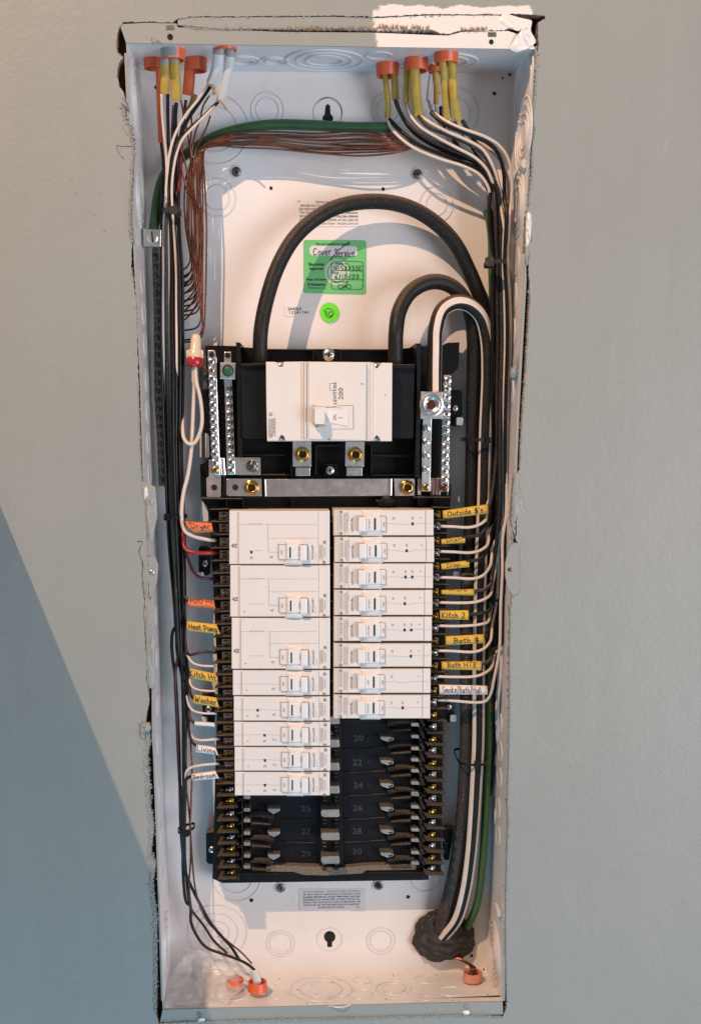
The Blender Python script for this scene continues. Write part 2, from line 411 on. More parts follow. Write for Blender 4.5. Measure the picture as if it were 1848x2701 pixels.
# hand lettering ------------------------------------------------------
HW = {'D': (.75, [[(.1, 0), (.12, 1)], [(0, .95), (.5, .9), (.7, .55), (.5, .1), (0, .02)]]), 'r': (.45, [[(.05, 0), (.08, .6)], [(.07, .4), (.25, .6), (.4, .52)]]),
      'y': (.5, [[(.05, .6), (.08, .25), (.25, .15), (.4, .3)], [(.42, .6), (.38, 0), (.2, -.35), (.02, -.2)]]), 'e': (.5, [[(.05, .32), (.4, .38), (.35, .6), (.12, .55), (.05, .2), (.2, .02), (.45, .12)]]),
      'H': (.75, [[(.08, 0), (.05, 1)], [(.6, 0), (.62, 1)], [(.05, .48), (.62, .55)]]), '2': (.6, [[(.05, .8), (.3, 1), (.5, .8), (.3, .35), (.02, .03), (.55, .05)]]), 'O': (.75, [[(.4, 1), (.08, .7), (.1, .2), (.4, 0), (.65, .25), (.62, .8), (.35, 1)]]),
      'a': (.5, [[(.4, .55), (.15, .58), (.05, .25), (.2, .03), (.38, .25), (.42, .6), (.42, .1), (.5, .03)]]), 't': (.4, [[(.2, .95), (.18, .1), (.35, .04)], [(0, .62), (.4, .66)]]), 'P': (.65, [[(.1, 0), (.12, 1)], [(0, .92), (.4, 1), (.58, .75), (.4, .48), (.12, .45)]]),
      'u': (.5, [[(.05, .6), (.08, .12), (.25, .03), (.4, .25), (.42, .6), (.43, .05)]]), 'm': (.75, [[(.05, 0), (.07, .58)], [(.07, .4), (.22, .6), (.33, .5), (.34, .02)], [(.34, .4), (.5, .6), (.62, .5), (.64, 0)]]), 'p': (.5, [[(.08, .58), (.05, -.4)], [(.07, .45), (.3, .6), (.42, .35), (.25, .05), (.07, .15)]]),
      'K': (.65, [[(.08, 0), (.1, 1)], [(.58, 1), (.12, .45), (.6, .02)]]), 'i': (.22, [[(.08, 0), (.1, .58)], [(.1, .82), (.12, .88)]]), 'c': (.42, [[(.38, .52), (.15, .58), (.04, .28), (.18, .03), (.4, .12)]]), 'h': (.5, [[(.05, 0), (.08, 1)], [(.07, .4), (.25, .6), (.4, .45), (.42, 0)]]),
      'W': (.95, [[(.02, 1), (.2, .05), (.42, .8), (.6, .05), (.85, 1)]]), 's': (.4, [[(.35, .55), (.12, .58), (.08, .38), (.32, .25), (.28, .04), (.02, .05)]]), 'n': (.5, [[(.05, 0), (.07, .58)], [(.07, .4), (.25, .6), (.38, .45), (.4, 0)]]), 'L': (.55, [[(.08, 1), (.06, .03), (.5, .06)]]),
      'v': (.45, [[(.02, .6), (.2, .02), (.42, .62)]]), 'g': (.5, [[(.4, .55), (.15, .58), (.05, .3), (.2, .08), (.4, .3), (.42, .6), (.38, -.2), (.2, -.38), (.02, -.25)]]), 'B': (.65, [[(.1, 0), (.12, 1)], [(.02, .98), (.45, .95), (.5, .65), (.12, .52), (.55, .45), (.55, .1), (0, .02)]]),
      'd': (.5, [[(.4, .5), (.15, .55), (.05, .25), (.2, .03), (.38, .2)], [(.42, 1), (.4, .02)]]), 'o': (.5, [[(.25, .6), (.05, .35), (.12, .05), (.35, .05), (.42, .4), (.22, .6)]]), '\'': (.2, [[(.1, 1), (.06, .78)]]), 'T': (.65, [[(.0, .95), (.6, 1)], [(.3, .98), (.28, 0)]]),
      'R': (.65, [[(.1, 0), (.12, 1)], [(0, .95), (.45, .98), (.5, .7), (.12, .5), (.58, 0)]]), 'S': (.55, [[(.48, .9), (.25, 1), (.06, .8), (.4, .45), (.42, .12), (.18, 0), (.0, .12)]]), 'k': (.48, [[(.06, 0), (.08, 1)], [(.4, .6), (.1, .3), (.42, 0)]]), '/': (.35, [[(.25, 1.1), (.05, -.2)]]),
      'l': (.2, [[(.08, 1), (.07, 0)]]), '.': (.2, [[(.05, .03), (.1, .03)]]), ' ': (.35, []), 'z': (.45, [[(.02, .58), (.38, .58), (.02, .03), (.42, .03)]]), 'C': (.7, [[(.6, .85), (.35, 1), (.08, .6), (.2, .08), (.6, .15)]]), '#': (.6, [[(.3, 1.1), (.25, -.15)], [(.42, 1.05), (.37, -.1)], [(.5, .75), (.15, .8), (.1, .45), (.5, .5), (.5, .15), (.08, .15)]]),
      '4': (.55, [[(.1, 1), (.05, .45), (.5, .45)], [(.42, 1), (.38, 0)]]), '1': (.3, [[(.12, 1), (.1, 0)]]), '5': (.55, [[(.5, 1), (.12, .95), (.1, .55), (.45, .5), (.4, .1), (.05, .02)]]), '8': (.5, [[(.4, .9), (.1, .85), (.35, .4), (.3, .05), (.05, .1), (.35, .6), (.4, .9)]]), '3': (.5, [[(.05, .9), (.4, .9), (.18, .52), (.42, .3), (.3, .03), (.02, .08)]]),
      'E': (.55, [[(.5, .95), (.08, .92), (.08, .05), (.5, .05)], [(.08, .5), (.42, .52)]]), '6': (.5, [[(.4, 1), (.1, .6), (.08, .15), (.3, .02), (.42, .25), (.1, .4)]]), 'M': (.8, [[(.05, 0), (.12, 1), (.36, .3), (.62, 1), (.7, 0)]]), 'w': (.7, [[(.02, .58), (.15, .03), (.32, .5), (.46, .03), (.62, .6)]])}
def handwrite(bm, s, surf, u0, u1, v0, v1, w, jit=.02, seed=1):
    """surf(u,v)->point on the tag; strokes are thin ribbons of ink"""
    rn = random.Random(seed)
    tot = sum(HW[ch][0] + .12 for ch in s); x = 0
    for ch in s:
        wd, st = HW[ch]; dy = rn.uniform(-.05, .05)
        for pl in st:
            fine = catmull([Vector((a + rn.uniform(-jit, jit), b + dy + rn.uniform(-jit, jit), 0)) for a, b in pl], 3) if len(pl) > 2 else [Vector((lerp(pl[0][0], pl[1][0], k_ / 6), lerp(pl[0][1], pl[1][1], k_ / 6) + dy, 0)) for k_ in range(7)]
            pts = [surf(lerp(u0, u1, (x + q.x) / tot), lerp(v0, v1, 1 - q.y)) for q in fine]
            for a, b in zip(pts, pts[1:]):
                t = b - a
                if t.length < 1e-7: continue
                t.normalize(); n = t.cross(Vector((0, -1, 0)))
                if n.length < .01: continue
                n = n.normalized() * w / 2; e = t * w * .35
                bm.faces.new([bm.verts.new(q) for q in (a - e + n, b + e + n, b + e - n, a - e - n)])
        x += wd + .12
# screws, shared meshes -------------------------------------------------
SM = {}
def screw_mesh(kind, m):
    key = (kind, m)
    if key in SM: return SM[key]
    bm = bmesh.new()
    if kind == 'nut':      # hexagonal flange nut with a bored centre
        lathe_bm([(1, 0), (1, .18), (.93, .26), (.80, .26)], (0, 0, 0), (0, -1, 0), 28, bm)
        lathe_bm([(.80, .26), (.78, .85), (.68, .95), (.52, .95), (.42, .72), (.40, .2), (0, .2)], (0, 0, 0), (0, -1, 0), 6 if kind == 'hex' else 28, bm)
    else:
        lathe_bm([(1, 0), (1, .22), (.93, .40), (.72, .56), (.38, .66), (0, .68)], (0, 0, 0), (0, -1, 0), 22, bm)
    bmesh.ops.remove_doubles(bm, verts=bm.verts, dist=1e-5)
    nface = len(bm.faces)
    def bar(a, L=.62, w=.12):
        u = Vector((math.cos(a), 0, math.sin(a))); v = Vector((-u.z, 0, u.x))
        for s in (1,):
            f0 = [u * L + v * w, u * L - v * w, -u * L - v * w, -u * L + v * w]
            bb = bmesh.new()
            t = [bm.verts.new(q + Vector((0, -.695, 0))) for q in f0]; q_ = [bm.verts.new(q * .98 + Vector((0, -.4, 0))) for q in f0]
            bm.faces.new(t)
            for i in range(4): bm.faces.new((t[i], q_[i], q_[(i + 1) % 4], t[(i + 1) % 4]))
            bb.free()
    if kind == 'slot': bar(.9, .93, .11)
    if kind == 'phil': bar(.5); bar(.5 + math.pi / 2)
    if kind == 'combo': bar(.3, .7, .10); bar(.3 + math.pi / 2, .4, .12)
    me = bpy.data.meshes.new('screw_' + kind); bmesh.ops.recalc_face_normals(bm, faces=bm.faces)
    bm.to_mesh(me); bm.free()
    me.materials.append(M[m]); me.materials.append(M['drk'])
    for i, p in enumerate(me.polygons):
        if i >= nface: p.material_index = 1
        else: p.use_smooth = True
    SM[key] = me
    return me
def screw(px, py, d, rpx, parent, m='steel', kind='phil', name='screw', depth=None, rot=None):
    o = bpy.data.objects.new(name, screw_mesh(kind, m)); COL.objects.link(o)
    r = rpx * mpp(px, py, d); o.scale = (r, depth or r * .8, r)
    o.rotation_euler = (0, rot if rot is not None else random.uniform(0, 3), 0)
    p = P(px, py, d)
    if parent: o.parent = parent; o.location = p - wloc(parent)
    else: o.location = p
    return o
def disc_bm(px, py, d, rpx, n=24, bm=None, thick=.0004, inner=0.0):
    k = mpp(px, py, d)
    if inner: pr = [(inner * k, 0), (inner * k, thick), (rpx * k, thick), (rpx * k, 0)]
    else: pr = [(rpx * k, 0), (rpx * k, thick), (0, thick)]
    return lathe_bm(pr, P(px, py, d), (0, -1, 0), n, bm)
# ================================================================== the wall
LOOP = cl('F', (325, 58), (393, 57), (453, 59), (469, 49), (506, 43), (620, 43), (750, 42), (880, 41), (992, 44), (1124, 37), (1313, 37), (1362, 36), (1437, 41), (1437, 49), (1417, 60),
          (1419, 118), (1413, 190), (1405, 322), (1402, 454), (1403, 462), (1393, 540), (1389, 563), (1384, 660), (1393, 700), (1396, 766), (1392, 852), (1389, 900), (1387, 923), (1381, 1030),
          (1374, 1117), (1370, 1235), (1357, 1262), (1350, 1330), (1348, 1380), (1361, 1424), (1359, 1440), (1352, 1450), (1348, 1560), (1346, 1618), (1344, 1730), (1343, 1861), (1342, 1990), (1338, 2120), (1342, 2163), (1337, 2249), (1334, 2384),
          (1333.5, 2503), (1336, 2656), (1325, 2684), (1251, 2679), (1130, 2681), (1030, 2684), (880, 2688), (700, 2692), (520, 2697), (421, 2704), (408, 2664), (410, 2601), (411, 2444), (411, 2422), (402, 2358), (394, 2315),
          (412, 2272), (394, 2250), (404, 2175), (392, 2132), (391, 2068), (383, 2003), (394, 1973), (395, 1964), (384, 1906), (395, 1846), (393, 1813), (396, 1650), (387, 1400), (384, 1290), (375, 1269), (370, 1172), (368, 1103), (365, 1043), (366, 1009),
          (363, 914), (360, 804), (347, 700), (349, 631), (344, 590), (343, 530), (348, 466), (352, 380), (342, 328), (331, 315), (325, 294), (331, 263), (329, 250), (316, 229), (310, 203), (309, 186), (314, 167), (326, 152), (309, 134), (308, 118), (310, 92), (316, 70))
def jag(loop, step=7, amp=1.3, seed=0, closed=True):
    out = []; rn = random.Random(seed); n = len(loop)
    for i in range(n if closed else n - 1):
        a = Vector(loop[i][:2]); b = Vector(loop[(i + 1) % n][:2]); k = max(1, int((b - a).length / step))
        t = (b - a).normalized(); q = Vector((-t.y, t.x))
        for j in range(k):
            p = a.lerp(b, (j + (rn.uniform(-.3, .3) if 0 < j else 0)) / k) + q * rn.uniform(-amp, amp) * (1 if a.y < 2650 else .5)
            out.append((p.x, p.y))
    if not closed: out.append(tuple(loop[-1][:2]))
    return out
edge_loop = jag(LOOP, 6, 1.5, 3)
bm = bmesh.new()
inner = [bm.verts.new(P(x, y, -.0012)) for x, y in edge_loop]
ies = [bm.edges.new((inner[i], inner[(i + 1) % len(inner)])) for i in range(len(inner))]
outer = [bm.verts.new(v) for v in ((-1.6, -.0012, 1.4), (1.6, -.0012, 1.4), (1.6, -.0012, -1.3), (-1.6, -.0012, -1.3))]
oes = [bm.edges.new((outer[i], outer[(i + 1) % 4])) for i in range(4)]
bmesh.ops.triangle_fill(bm, edges=ies + oes, use_beauty=True)
for f in bm.faces: f.material_index = 0
mid = [bm.verts.new((v.co.x, .0002, v.co.z)) for v in inner]
back = [bm.verts.new((v.co.x, .0125, v.co.z)) for v in inner]
for A, B, mi in ((inner, mid, 0), (mid, back, 1)):
    for i in range(len(A)):
        f = bm.faces.new((A[i], B[i], B[(i + 1) % len(A)], A[(i + 1) % len(A)])); f.material_index = mi
me = bpy.data.meshes.new('wall'); bm.to_mesh(me); bm.free()
wall = link('wall', me, ['wall', 'gyp'], kind='structure')
CAVITY_HERE = 1
# plaster strip above the box (bottom edge torn to brown paper)
up_l = cl('F', (469, 52), (506, 46), (620, 46), (750, 45), (880, 44.5), (992, 48), (1124, 41), (1313, 41), (1345, 47), (1368, 62))
lo_l = cl('F', (1340, 76), (1332, 79), (1275, 80), (1218, 79), (1198, 84), (1181, 90), (1155, 86), (1132, 78), (1060, 78), (973, 80), (880, 78), (800, 79), (733, 78), (657, 78.5), (582, 80), (506, 77), (469, 66))
strip_t = thing('plaster_strip', 'thin strip of plasterboard with torn lower edge above the metal box', 'plaster strip', P(900, 80, .003))
ob('strip', prism_bm(jag(up_l, 12, .5, 1, False) + jag(lo_l, 5, 2.2, 2, False), -.0010, .010), 'wall', strip_t)
bm = bmesh.new(); rn = random.Random(5)
def fringe(bm, x0, x1, ya, yb, n, d=-.0012, L=(3, 11)):
    for i in range(n):
        x = rn.uniform(x0, x1); y = lerp(ya, yb, (x - x0) / (x1 - x0)) + rn.uniform(-6, 1.5); l = rn.uniform(*L); a = rn.uniform(-.9, .5)
        w = rn.uniform(.8, 2.2)
        p = [(x - w, y), (x + w, y + .4), (x + math.sin(a) * l, y - math.cos(a) * l)]
        f = [bm.verts.new(P(q[0], q[1], d - rn.uniform(0, .0012))) for q in p]; bm.faces.new(f)
fringe(bm, 745, 1000, 80, 80, 150); fringe(bm, 1000, 1135, 79, 78, 90, L=(5, 15)); fringe(bm, 1205, 1285, 82, 80, 50)
fringe(bm, 480, 745, 78, 79, 40, L=(2, 5))
ob('torn_paper', bm, 'paper', strip_t, kind='stuff')
# ragged crumbs of plaster along the cut
def crumbs(name, lines, n, m, smin=1.0, smax=4.0, spread=3.5, parent=None, d0=-.0015):
    bm = bmesh.new()
    for k in range(n):
        ln = lines[rn.randrange(len(lines))]; i = rn.randrange(len(ln) - 1); t = rn.random()
        x = lerp(ln[i][0], ln[i + 1][0], t) + rn.gauss(0, spread); y = lerp(ln[i][1], ln[i + 1][1], t) + rn.gauss(0, spread * .6)
        s = rn.uniform(smin, smax) * .00037; p = P(x, y, d0 + rn.uniform(0, .004))
        mt = Matrix.Translation(p) @ Matrix.Rotation(rn.uniform(0, 3), 4, Vector((rn.random(), rn.random(), rn.random())).normalized()) @ Matrix.Diagonal((s, s * rn.uniform(.3, .8), s * rn.uniform(.5, 1.6), 1))
        bmesh.ops.create_icosphere(bm, subdivisions=1, radius=1, matrix=mt)
    return ob(name, bm, m, parent, kind='stuff')
left_low = [(p[0] - 2, p[1]) for p in cl('F', (393, 1950), (386, 2003), (390, 2068), (392, 2132), (400, 2175), (393, 2250), (405, 2272), (394, 2315), (402, 2358), (410, 2422), (410, 2600))]
bot = [(p[0], p[1] + 1) for p in cl('F', (421, 2704), (520, 2697), (700, 2692), (880, 2688), (1030, 2684), (1130, 2681), (1251, 2679), (1325, 2684))]
right_low = cl('F', (1346, 1618), (1343, 1861), (1341, 1990), (1338, 2120), (1341, 2163), (1337, 2249), (1334, 2384), (1334, 2503), (1336, 2656))
crumbs('plaster_crumbs', [left_low], 420, 'paint', 1, 4.0, 3.5, wall)
crumbs('plaster_crumbs', [bot], 700, 'paint', 1, 4.0, 3.0, wall)
crumbs('plaster_crumbs', [right_low], 420, 'paint', .8, 3.2, 2.5, wall)
crumbs('plaster_crumbs', [bot, right_low, left_low], 300, 'gyp', .8, 3, 3, wall, .001)
crumbs('plaster_crumbs', [cl('F', (330, 255), (328, 300), (348, 370), (352, 385)), cl('F', (387, 1290), (389, 1400), (391, 1500))], 120, 'gyp', .8, 3, 3, wall)
crumbs('plaster_crumbs', [cl('F', (1396, 766), (1387, 923), (1374, 1117), (1370, 1235))], 220, 'gyp', 1, 3.5, 1.6, wall)
crumbs('plaster_crumbs', [cl('F', (1405, 322), (1402, 454))], 60, 'gyp', 1, 3, 2, wall)
crumbs('plaster_crumbs', [cl('F', (342, 328), (353, 380), (349, 466), (344, 530), (345, 590), (350, 631))], 200, 'paint', 1, 4.5, 3, wall)
crumbs('plaster_crumbs', [cl('F', (1413, 122), (1413, 190), (1405, 322), (1402, 460), (1392, 540))], 260, 'paint', 1, 4.0, 2.2, wall)
crumbs('plaster_crumbs', [cl('F', (366, 1009), (368, 1103), (370, 1172), (375, 1269)), cl('F', (348, 700), (360, 804), (363, 914))], 200, 'paint', .8, 3.2, 2, wall)
crumbs('plaster_crumbs', [cl('F', (1360, 1260), (1350, 1330), (1352, 1440)), cl('F', (1352, 1560), (1346, 1618))], 220, 'paint', 1, 4, 3, wall)
crumbs('plaster_crumbs', [cl('F', (393, 1950), (386, 2003), (391, 2068), (392, 2132), (400, 2175), (394, 2250), (404, 2290), (398, 2340), (411, 2430), (411, 2600))], 900, 'paint', 1, 4.2, 4, wall)
crumbs('plaster_crumbs', [cl('F', (330, 255), (326, 294), (331, 320), (345, 340))], 60, 'paint', 1.5, 6, 4, wall)
crumbs('plaster_crumbs', [cl('F', (470, 52), (700, 44), (992, 46), (1313, 39))], 260, 'paint', .8, 2.6, 1.2, wall)
# lumps of filler: each its own mesh on the wall
def lump(pts, m, h=.0025, name='filler_lump', parent=wall, d=-.0012, seed=0, nz=.6):
    ce = Vector((sum(p[0] for p in pts) / len(pts), sum(p[1] for p in pts) / len(pts)))
    bm = bmesh.new(); rings = []
    rb = rbox(pts, 8, 3)
    for s, hh in ((1, 0), (.86, .55), (.6, .9), (.3, 1.0)):
        rings.append([])
        for x, y in rb:
            q = ce.lerp(Vector((x, y)), s); nn = noise.noise(Vector((q.x * .12, q.y * .12, seed)))
            rings[-1].append(bm.verts.new(P(q.x, q.y, d - h * hh * (1 + nz * nn * 1.6))))
    for A, B in zip(rings, rings[1:]):
        for i in range(len(A)): bm.faces.new((A[i], A[(i + 1) % len(A)], B[(i + 1) % len(A)], B[i]))
    bm.faces.new(rings[-1])
    bmesh.ops.subdivide_edges(bm, edges=bm.edges, cuts=1, use_grid_fill=True)
    for v in bm.verts: v.co.y += .0006 * noise.noise(v.co * 320)
    return ob(name, bm, m, parent, smooth=True)
lump(cl('R1', (965, 745), (1000, 735), (1028, 780), (1033, 900), (1015, 1080), (985, 1160), (955, 1160), (950, 1000), (955, 880)), 'white', .003)
lump(cl('R1', (950, 1165), (990, 1160), (1010, 1260), (975, 1290), (985, 1400), (955, 1400), (942, 1290)), 'paint', .002, seed=2)
lump(cl(2, (1235, 35), (1350, 70), (1400, 80), (1440, 90), (1425, 160), (1470, 240), (1410, 285), (1330, 315), (1270, 285), (1340, 200), (1380, 150), (1290, 155), (1200, 90)), 'white', .0014, seed=4, nz=1.0)
lump(cl('L3', (85, 1990), (150, 1970), (200, 1985), (235, 2030), (215, 2090), (140, 2100), (150, 2200), (110, 2190), (85, 2110), (100, 2050)), 'paint', .004, seed=5)
lump(cl('L1', (520, -30), (560, 0), (630, 40), (620, 70), (545, 85), (510, 40)), 'paint', .002, seed=6)
lump(cl('L1', (130, 780), (200, 800), (235, 840), (225, 880), (160, 850)), 'paint', .003, seed=7)
lump(cl('L2', (235, 1320), (270, 1310), (290, 1380), (280, 1480), (240, 1500), (225, 1400)), 'white', .002, seed=8)
lump(cl('L2', (200, 1250), (240, 1260), (300, 1300), (370, 1310), (385, 1500), (395, 1700), (330, 1980), (285, 1990), (255, 1700), (235, 1500), (205, 1400)), 'paint', .0015, seed=9, nz=.9)
lump(cl('L3', (175, 500), (250, 440), (262, 800), (272, 1200), (262, 1560), (205, 1560), (170, 1300), (160, 900)), 'paint', .0015, seed=10, nz=.9)
lump(cl('R2', (960, 1700), (1000, 1730), (1020, 1900), (1075, 2020), (1100, 2200), (1000, 2300), (935, 2324), (925, 2100), (935, 1900)), 'paint', .0015, seed=11, nz=.9)
# cracks in the paint
def crack(pts, w, amp=1.2, step=6, seed=0, m='drk'):
    bm = bmesh.new(); q = jag(pts, step, amp, seed, False); r2 = random.Random(seed)
    for a, b in zip(q, q[1:]): put_line(bm, [a, b], w * r2.uniform(.3, 1.1), -.0015)
    return ob('crack', bm, m, wall)
crack(cl('L3', (110, 0), (125, 60), (115, 160), (130, 350), (150, 500), (140, 640), (155, 900), (165, 1100), (185, 1180), (180, 1330), (170, 1450), (195, 1560), (210, 1650)), 1.6, 1.1, 5, 1)
crack(cl('L2', (150, 1990), (210, 1995), (190, 2060), (170, 2110), (190, 2180), (220, 2240), (212, 2324)), 1.5, 1, 5, 2)
crack(cl('L1', (85, 0), (78, 60), (90, 180), (130, 215), (165, 225)), 1.6, .6, 5, 3, 'paper')
crack(cl('L1', (150, 1060), (190, 1150), (240, 1220), (285, 1300)), 1.6, 1, 4, 4, 'paper')
crack(cl('L1', (290, 1330), (140, 1330), (85, 1320), (100, 1390), (170, 1480)), 1.2, 1.2, 4, 5)
crack(cl('R2', (970, 1950), (1000, 2030), (1070, 2020)), 2.4, 1, 4, 7)
crack(cl('R2', (1010, 2110), (985, 2200), (970, 2324)), 2.6, 1, 4, 8)
crack(cl('R3', (1065, 0), (1070, 240), (1050, 280), (1075, 330)), 3.2, 1.2, 5, 9)
crack(cl('R3', (1085, 330), (1080, 500), (1065, 650), (1070, 760), (1040, 860), (1060, 950)), 1.3, 1.5, 4, 10)
bm = bmesh.new()
for p in cl('D', (108, 408), (172, 440), (212, 490), (224, 440), (1290, 1740), (160, 410), (236, 525)): put_line(bm, [(p[0] - 3, p[1] - 4), (p[0] + 2, p[1]), (p[0] + 5, p[1] - 2)], 1.6, -.0014)
ob('filler_scuff', bm, 'paint', wall)
# rough torn margin of the plasterboard, pale and raised in flakes
def margin(line, wide, side, h, seed, m='paint', step=3.0):
    pts = jag(line, step, .9, seed, False); bm = bmesh.new(); rows = []; r3 = random.Random(seed)
    for i, (x, y) in enumerate(pts):
        a = Vector(pts[max(0, i - 2)]); b = Vector(pts[min(len(pts) - 1, i + 2)]); t = (b - a).normalized(); q = Vector((-t.y, t.x)) * side
        wv = wide * (.55 + .9 * abs(noise.noise(Vector((i * .13, seed, 0))))); row = []
        for k in range(7):
            u = k / 6; p = Vector((x, y)) + q * wv * (u - .12)
            n_ = noise.noise(Vector((p.x * .22, p.y * .22, seed))) + .7 * noise.noise(Vector((p.x * .6, p.y * .6, seed + 5)))
            hh = h * max(0, (1 - u) ** .7 * (.6 + .9 * n_)) if k < 6 else -.0006
            row.append(bm.verts.new(P(p.x, p.y, -.0013 - hh)))
        rows.append(row)
    for A, B in zip(rows, rows[1:]):
        for k in range(6): bm.faces.new((A[k], B[k], B[k + 1], A[k + 1]))
    for A, B in zip(rows, rows[1:]):
        c0, c1 = bm.verts.new((A[0].co.x, .006, A[0].co.z)), bm.verts.new((B[0].co.x, .006, B[0].co.z)); bm.faces.new((A[0], B[0], c1, c0))
    return ob('torn_margin', bm, m, wall)
margin(cl('F', (394, 1905), (395, 1955), (388, 2003), (394, 2068), (396, 2132), (405, 2175), (398, 2250), (410, 2280), (402, 2320), (406, 2365), (413, 2430), (413, 2600), (412, 2670)), 17, 1, .0022, 3)
margin(cl('F', (421, 2700), (520, 2695), (700, 2690), (880, 2686), (1030, 2682), (1130, 2679), (1251, 2678), (1322, 2682)), 10, 1, .0020, 7)
margin(cl('F', (331, 262), (330, 315), (343, 330), (353, 380), (350, 466), (345, 530), (346, 590), (351, 640)), 11, 1, .0018, 11)
margin(cl('F', (1346, 1600), (1344, 1730), (1344, 1861), (1342, 1990), (1338, 2120), (1341, 2163), (1337, 2249), (1334, 2384), (1334, 2503), (1336, 2640)), 7, -1, .0012, 15)
margin(cl('F', (1411, 130), (1412, 190), (1404, 322), (1401, 454), (1392, 540)), 8, -1, .0014, 19)
margin(cl('F', (1396, 772), (1392, 852), (1387, 923), (1381, 1030), (1374, 1117), (1369, 1235)), 6, -1, .0008, 23, 'gyp')
margin(cl('F', (366, 1009), (368, 1103), (370, 1172), (375, 1262)), 5, 1, .001, 27)
margin(cl('F', (480, 66), (582, 76), (657, 75), (733, 75), (880, 74), (973, 77)), 4, -1, .0008, 31)
# ================================================================== the metal box
LF = [(114, 333), (500, 350), (1000, 375), (1300, 384), (1700, 406), (2000, 407), (2180, 414), (2400, 421), (2663, 429.4)]
RF = [(130, 1411), (450, 1394), (640, 1387), (880, 1374), (1080, 1363), (1280, 1355), (1380, 1350), (1700, 1343), (1860, 1342), (2100, 1337), (2250, 1334), (2642, 1325)]
LB = [(186, 372), (600, 389), (1300, 411), (2570, 454)]
RB = [(194, 1347), (700, 1337), (1300, 1318), (2000, 1299), (2562, 1283)]
TFy = lambda x: lerp(114, 130, (x - 333) / 1078); TBy = lambda x: lerp(186, 194, (x - 372) / 975)
BFy = lambda x: lerp(2663, 2642, (x - 429) / 896); BBy = lambda x: lerp(2571, 2562, (x - 454) / 829)
bm = bmesh.new()
lo_ = [(P(interp(LF, y), y, 0), -1, 0) for y in range(130, 2650, 60)] + [(P(429, 2663, 0), -1, -1), (P(880, 2653, 0), 0, -1), (P(1325, 2642, 0), 1, -1)] + [(P(interp(RF, y), y, 0), 1, 0) for y in range(2620, 140, -60)] + [(P(1411, 130, 0), 1, 1), (P(880, 122, 0), 0, 1), (P(333, 114, 0), -1, 1)]
i4 = [bm.verts.new((p.x + a * .0006, .013, p.z + b * .0006)) for p, a, b in lo_]
def back_of(p, a, b):
    y = lerp(186, 2571, (.455 - p.z) / .93)
    x = interp(LB, y) if a < 0 else interp(RB, y) if a > 0 else 866
    if b > 0: y = 186 + 8 * (a > 0) + 4 * (a == 0)
    if b < 0: y = 2571 - 9 * (a > 0) - 4 * (a == 0)
    q = P(x, y, .09); return (q.x + a * .004, .094, q.z + b * .004)
b4 = [bm.verts.new(back_of(*t_)) for t_ in lo_]
o4 = [bm.verts.new((max(-.42, min(.42, v.co.x * 3.0)) if abs(v.co.x) > .12 else v.co.x, .013, v.co.z if abs(v.co.z) < .455 else v.co.z * 1.4)) for v in i4]
for i in range(len(i4)):
    j = (i + 1) % len(i4); bm.faces.new((o4[i], o4[j], i4[j], i4[i])); bm.faces.new((i4[i], i4[j], b4[j], b4[i]))
ob('wall_cavity', bm, 'wood', kind='structure')
box = thing('panel_box', 'open white enamelled steel panel box set into the grey wall', 'electrical box', P(880, 2664, .09))
Wl = lambda y, t: P(interp(LF, y), y, 0).lerp(P(interp(LB, y), y, .09), t)
def wall_pt(side, y, t):
    """world point on a side wall; y is a photo row measured at depth t"""
    F, B = (LF, LB) if side == 'L' else (RF, RB)
    d = .09 * t
    # straight panel line between front and back curves, evaluated at the same photo row
    return P(lerp(interp(F, y), interp(B, y), t * 1.0), y, d)
def grid_ob(name, fn, nu, nv, m, parent, smooth=True, thick=None):
    bm = bmesh.new(); g = [[bm.verts.new(fn(i / nu, j / nv)) for j in range(nv + 1)] for i in range(nu + 1)]
    for i in range(nu):
        for j in range(nv): bm.faces.new((g[i][j], g[i + 1][j], g[i + 1][j + 1], g[i][j + 1]))
    if thick: bmesh.ops.solidify(bm, geom=bm.faces[:], thickness=thick)
    return ob(name, bm, m, parent, smooth)
grid_ob('back_panel', lambda u, v: P(lerp(interp(LB, lerp(186, 2571, v)), interp(RB, lerp(194, 2562, v)), u), lerp(lerp(186, 194, u), lerp(2571, 2562, u), v), .09), 8, 24, 'white', box)
def side_fn(s):
    F, B = (LF, LB) if s == 'L' else (RF, RB)
    ya0, yb0, ya1, yb1 = (114, 2663, 186, 2571) if s == 'L' else (130, 2642, 194, 2562)
    def fn(u, v):
        yf = lerp(ya0, yb0, v); yb = lerp(ya1, yb1, v)
        p = P(interp(F, yf), yf, 0).lerp(P(interp(B, yb), yb, .09), u)
        p.y = .09 * u
        return p
    return fn
SF = {'L': side_fn('L'), 'R': side_fn('R')}
grid_ob('side_panel', SF['L'], 5, 60, 'white', box)
grid_ob('side_panel', SF['R'], 5, 60, 'white', box)
top_fn = lambda u, v: P(lerp(333, 1411, u), lerp(114, 130, u), 0).lerp(P(lerp(372, 1347, u), lerp(186, 194, u), .09), v)
bot_fn = lambda u, v: P(lerp(429.4, 1325, u), lerp(2663, 2642, u), 0).lerp(P(lerp(454, 1283, u), lerp(2571, 2562, u), .09), v)
grid_ob('top_panel', top_fn, 20, 4, 'white', box); grid_ob('bottom_panel', bot_fn, 20, 4, 'white', box)
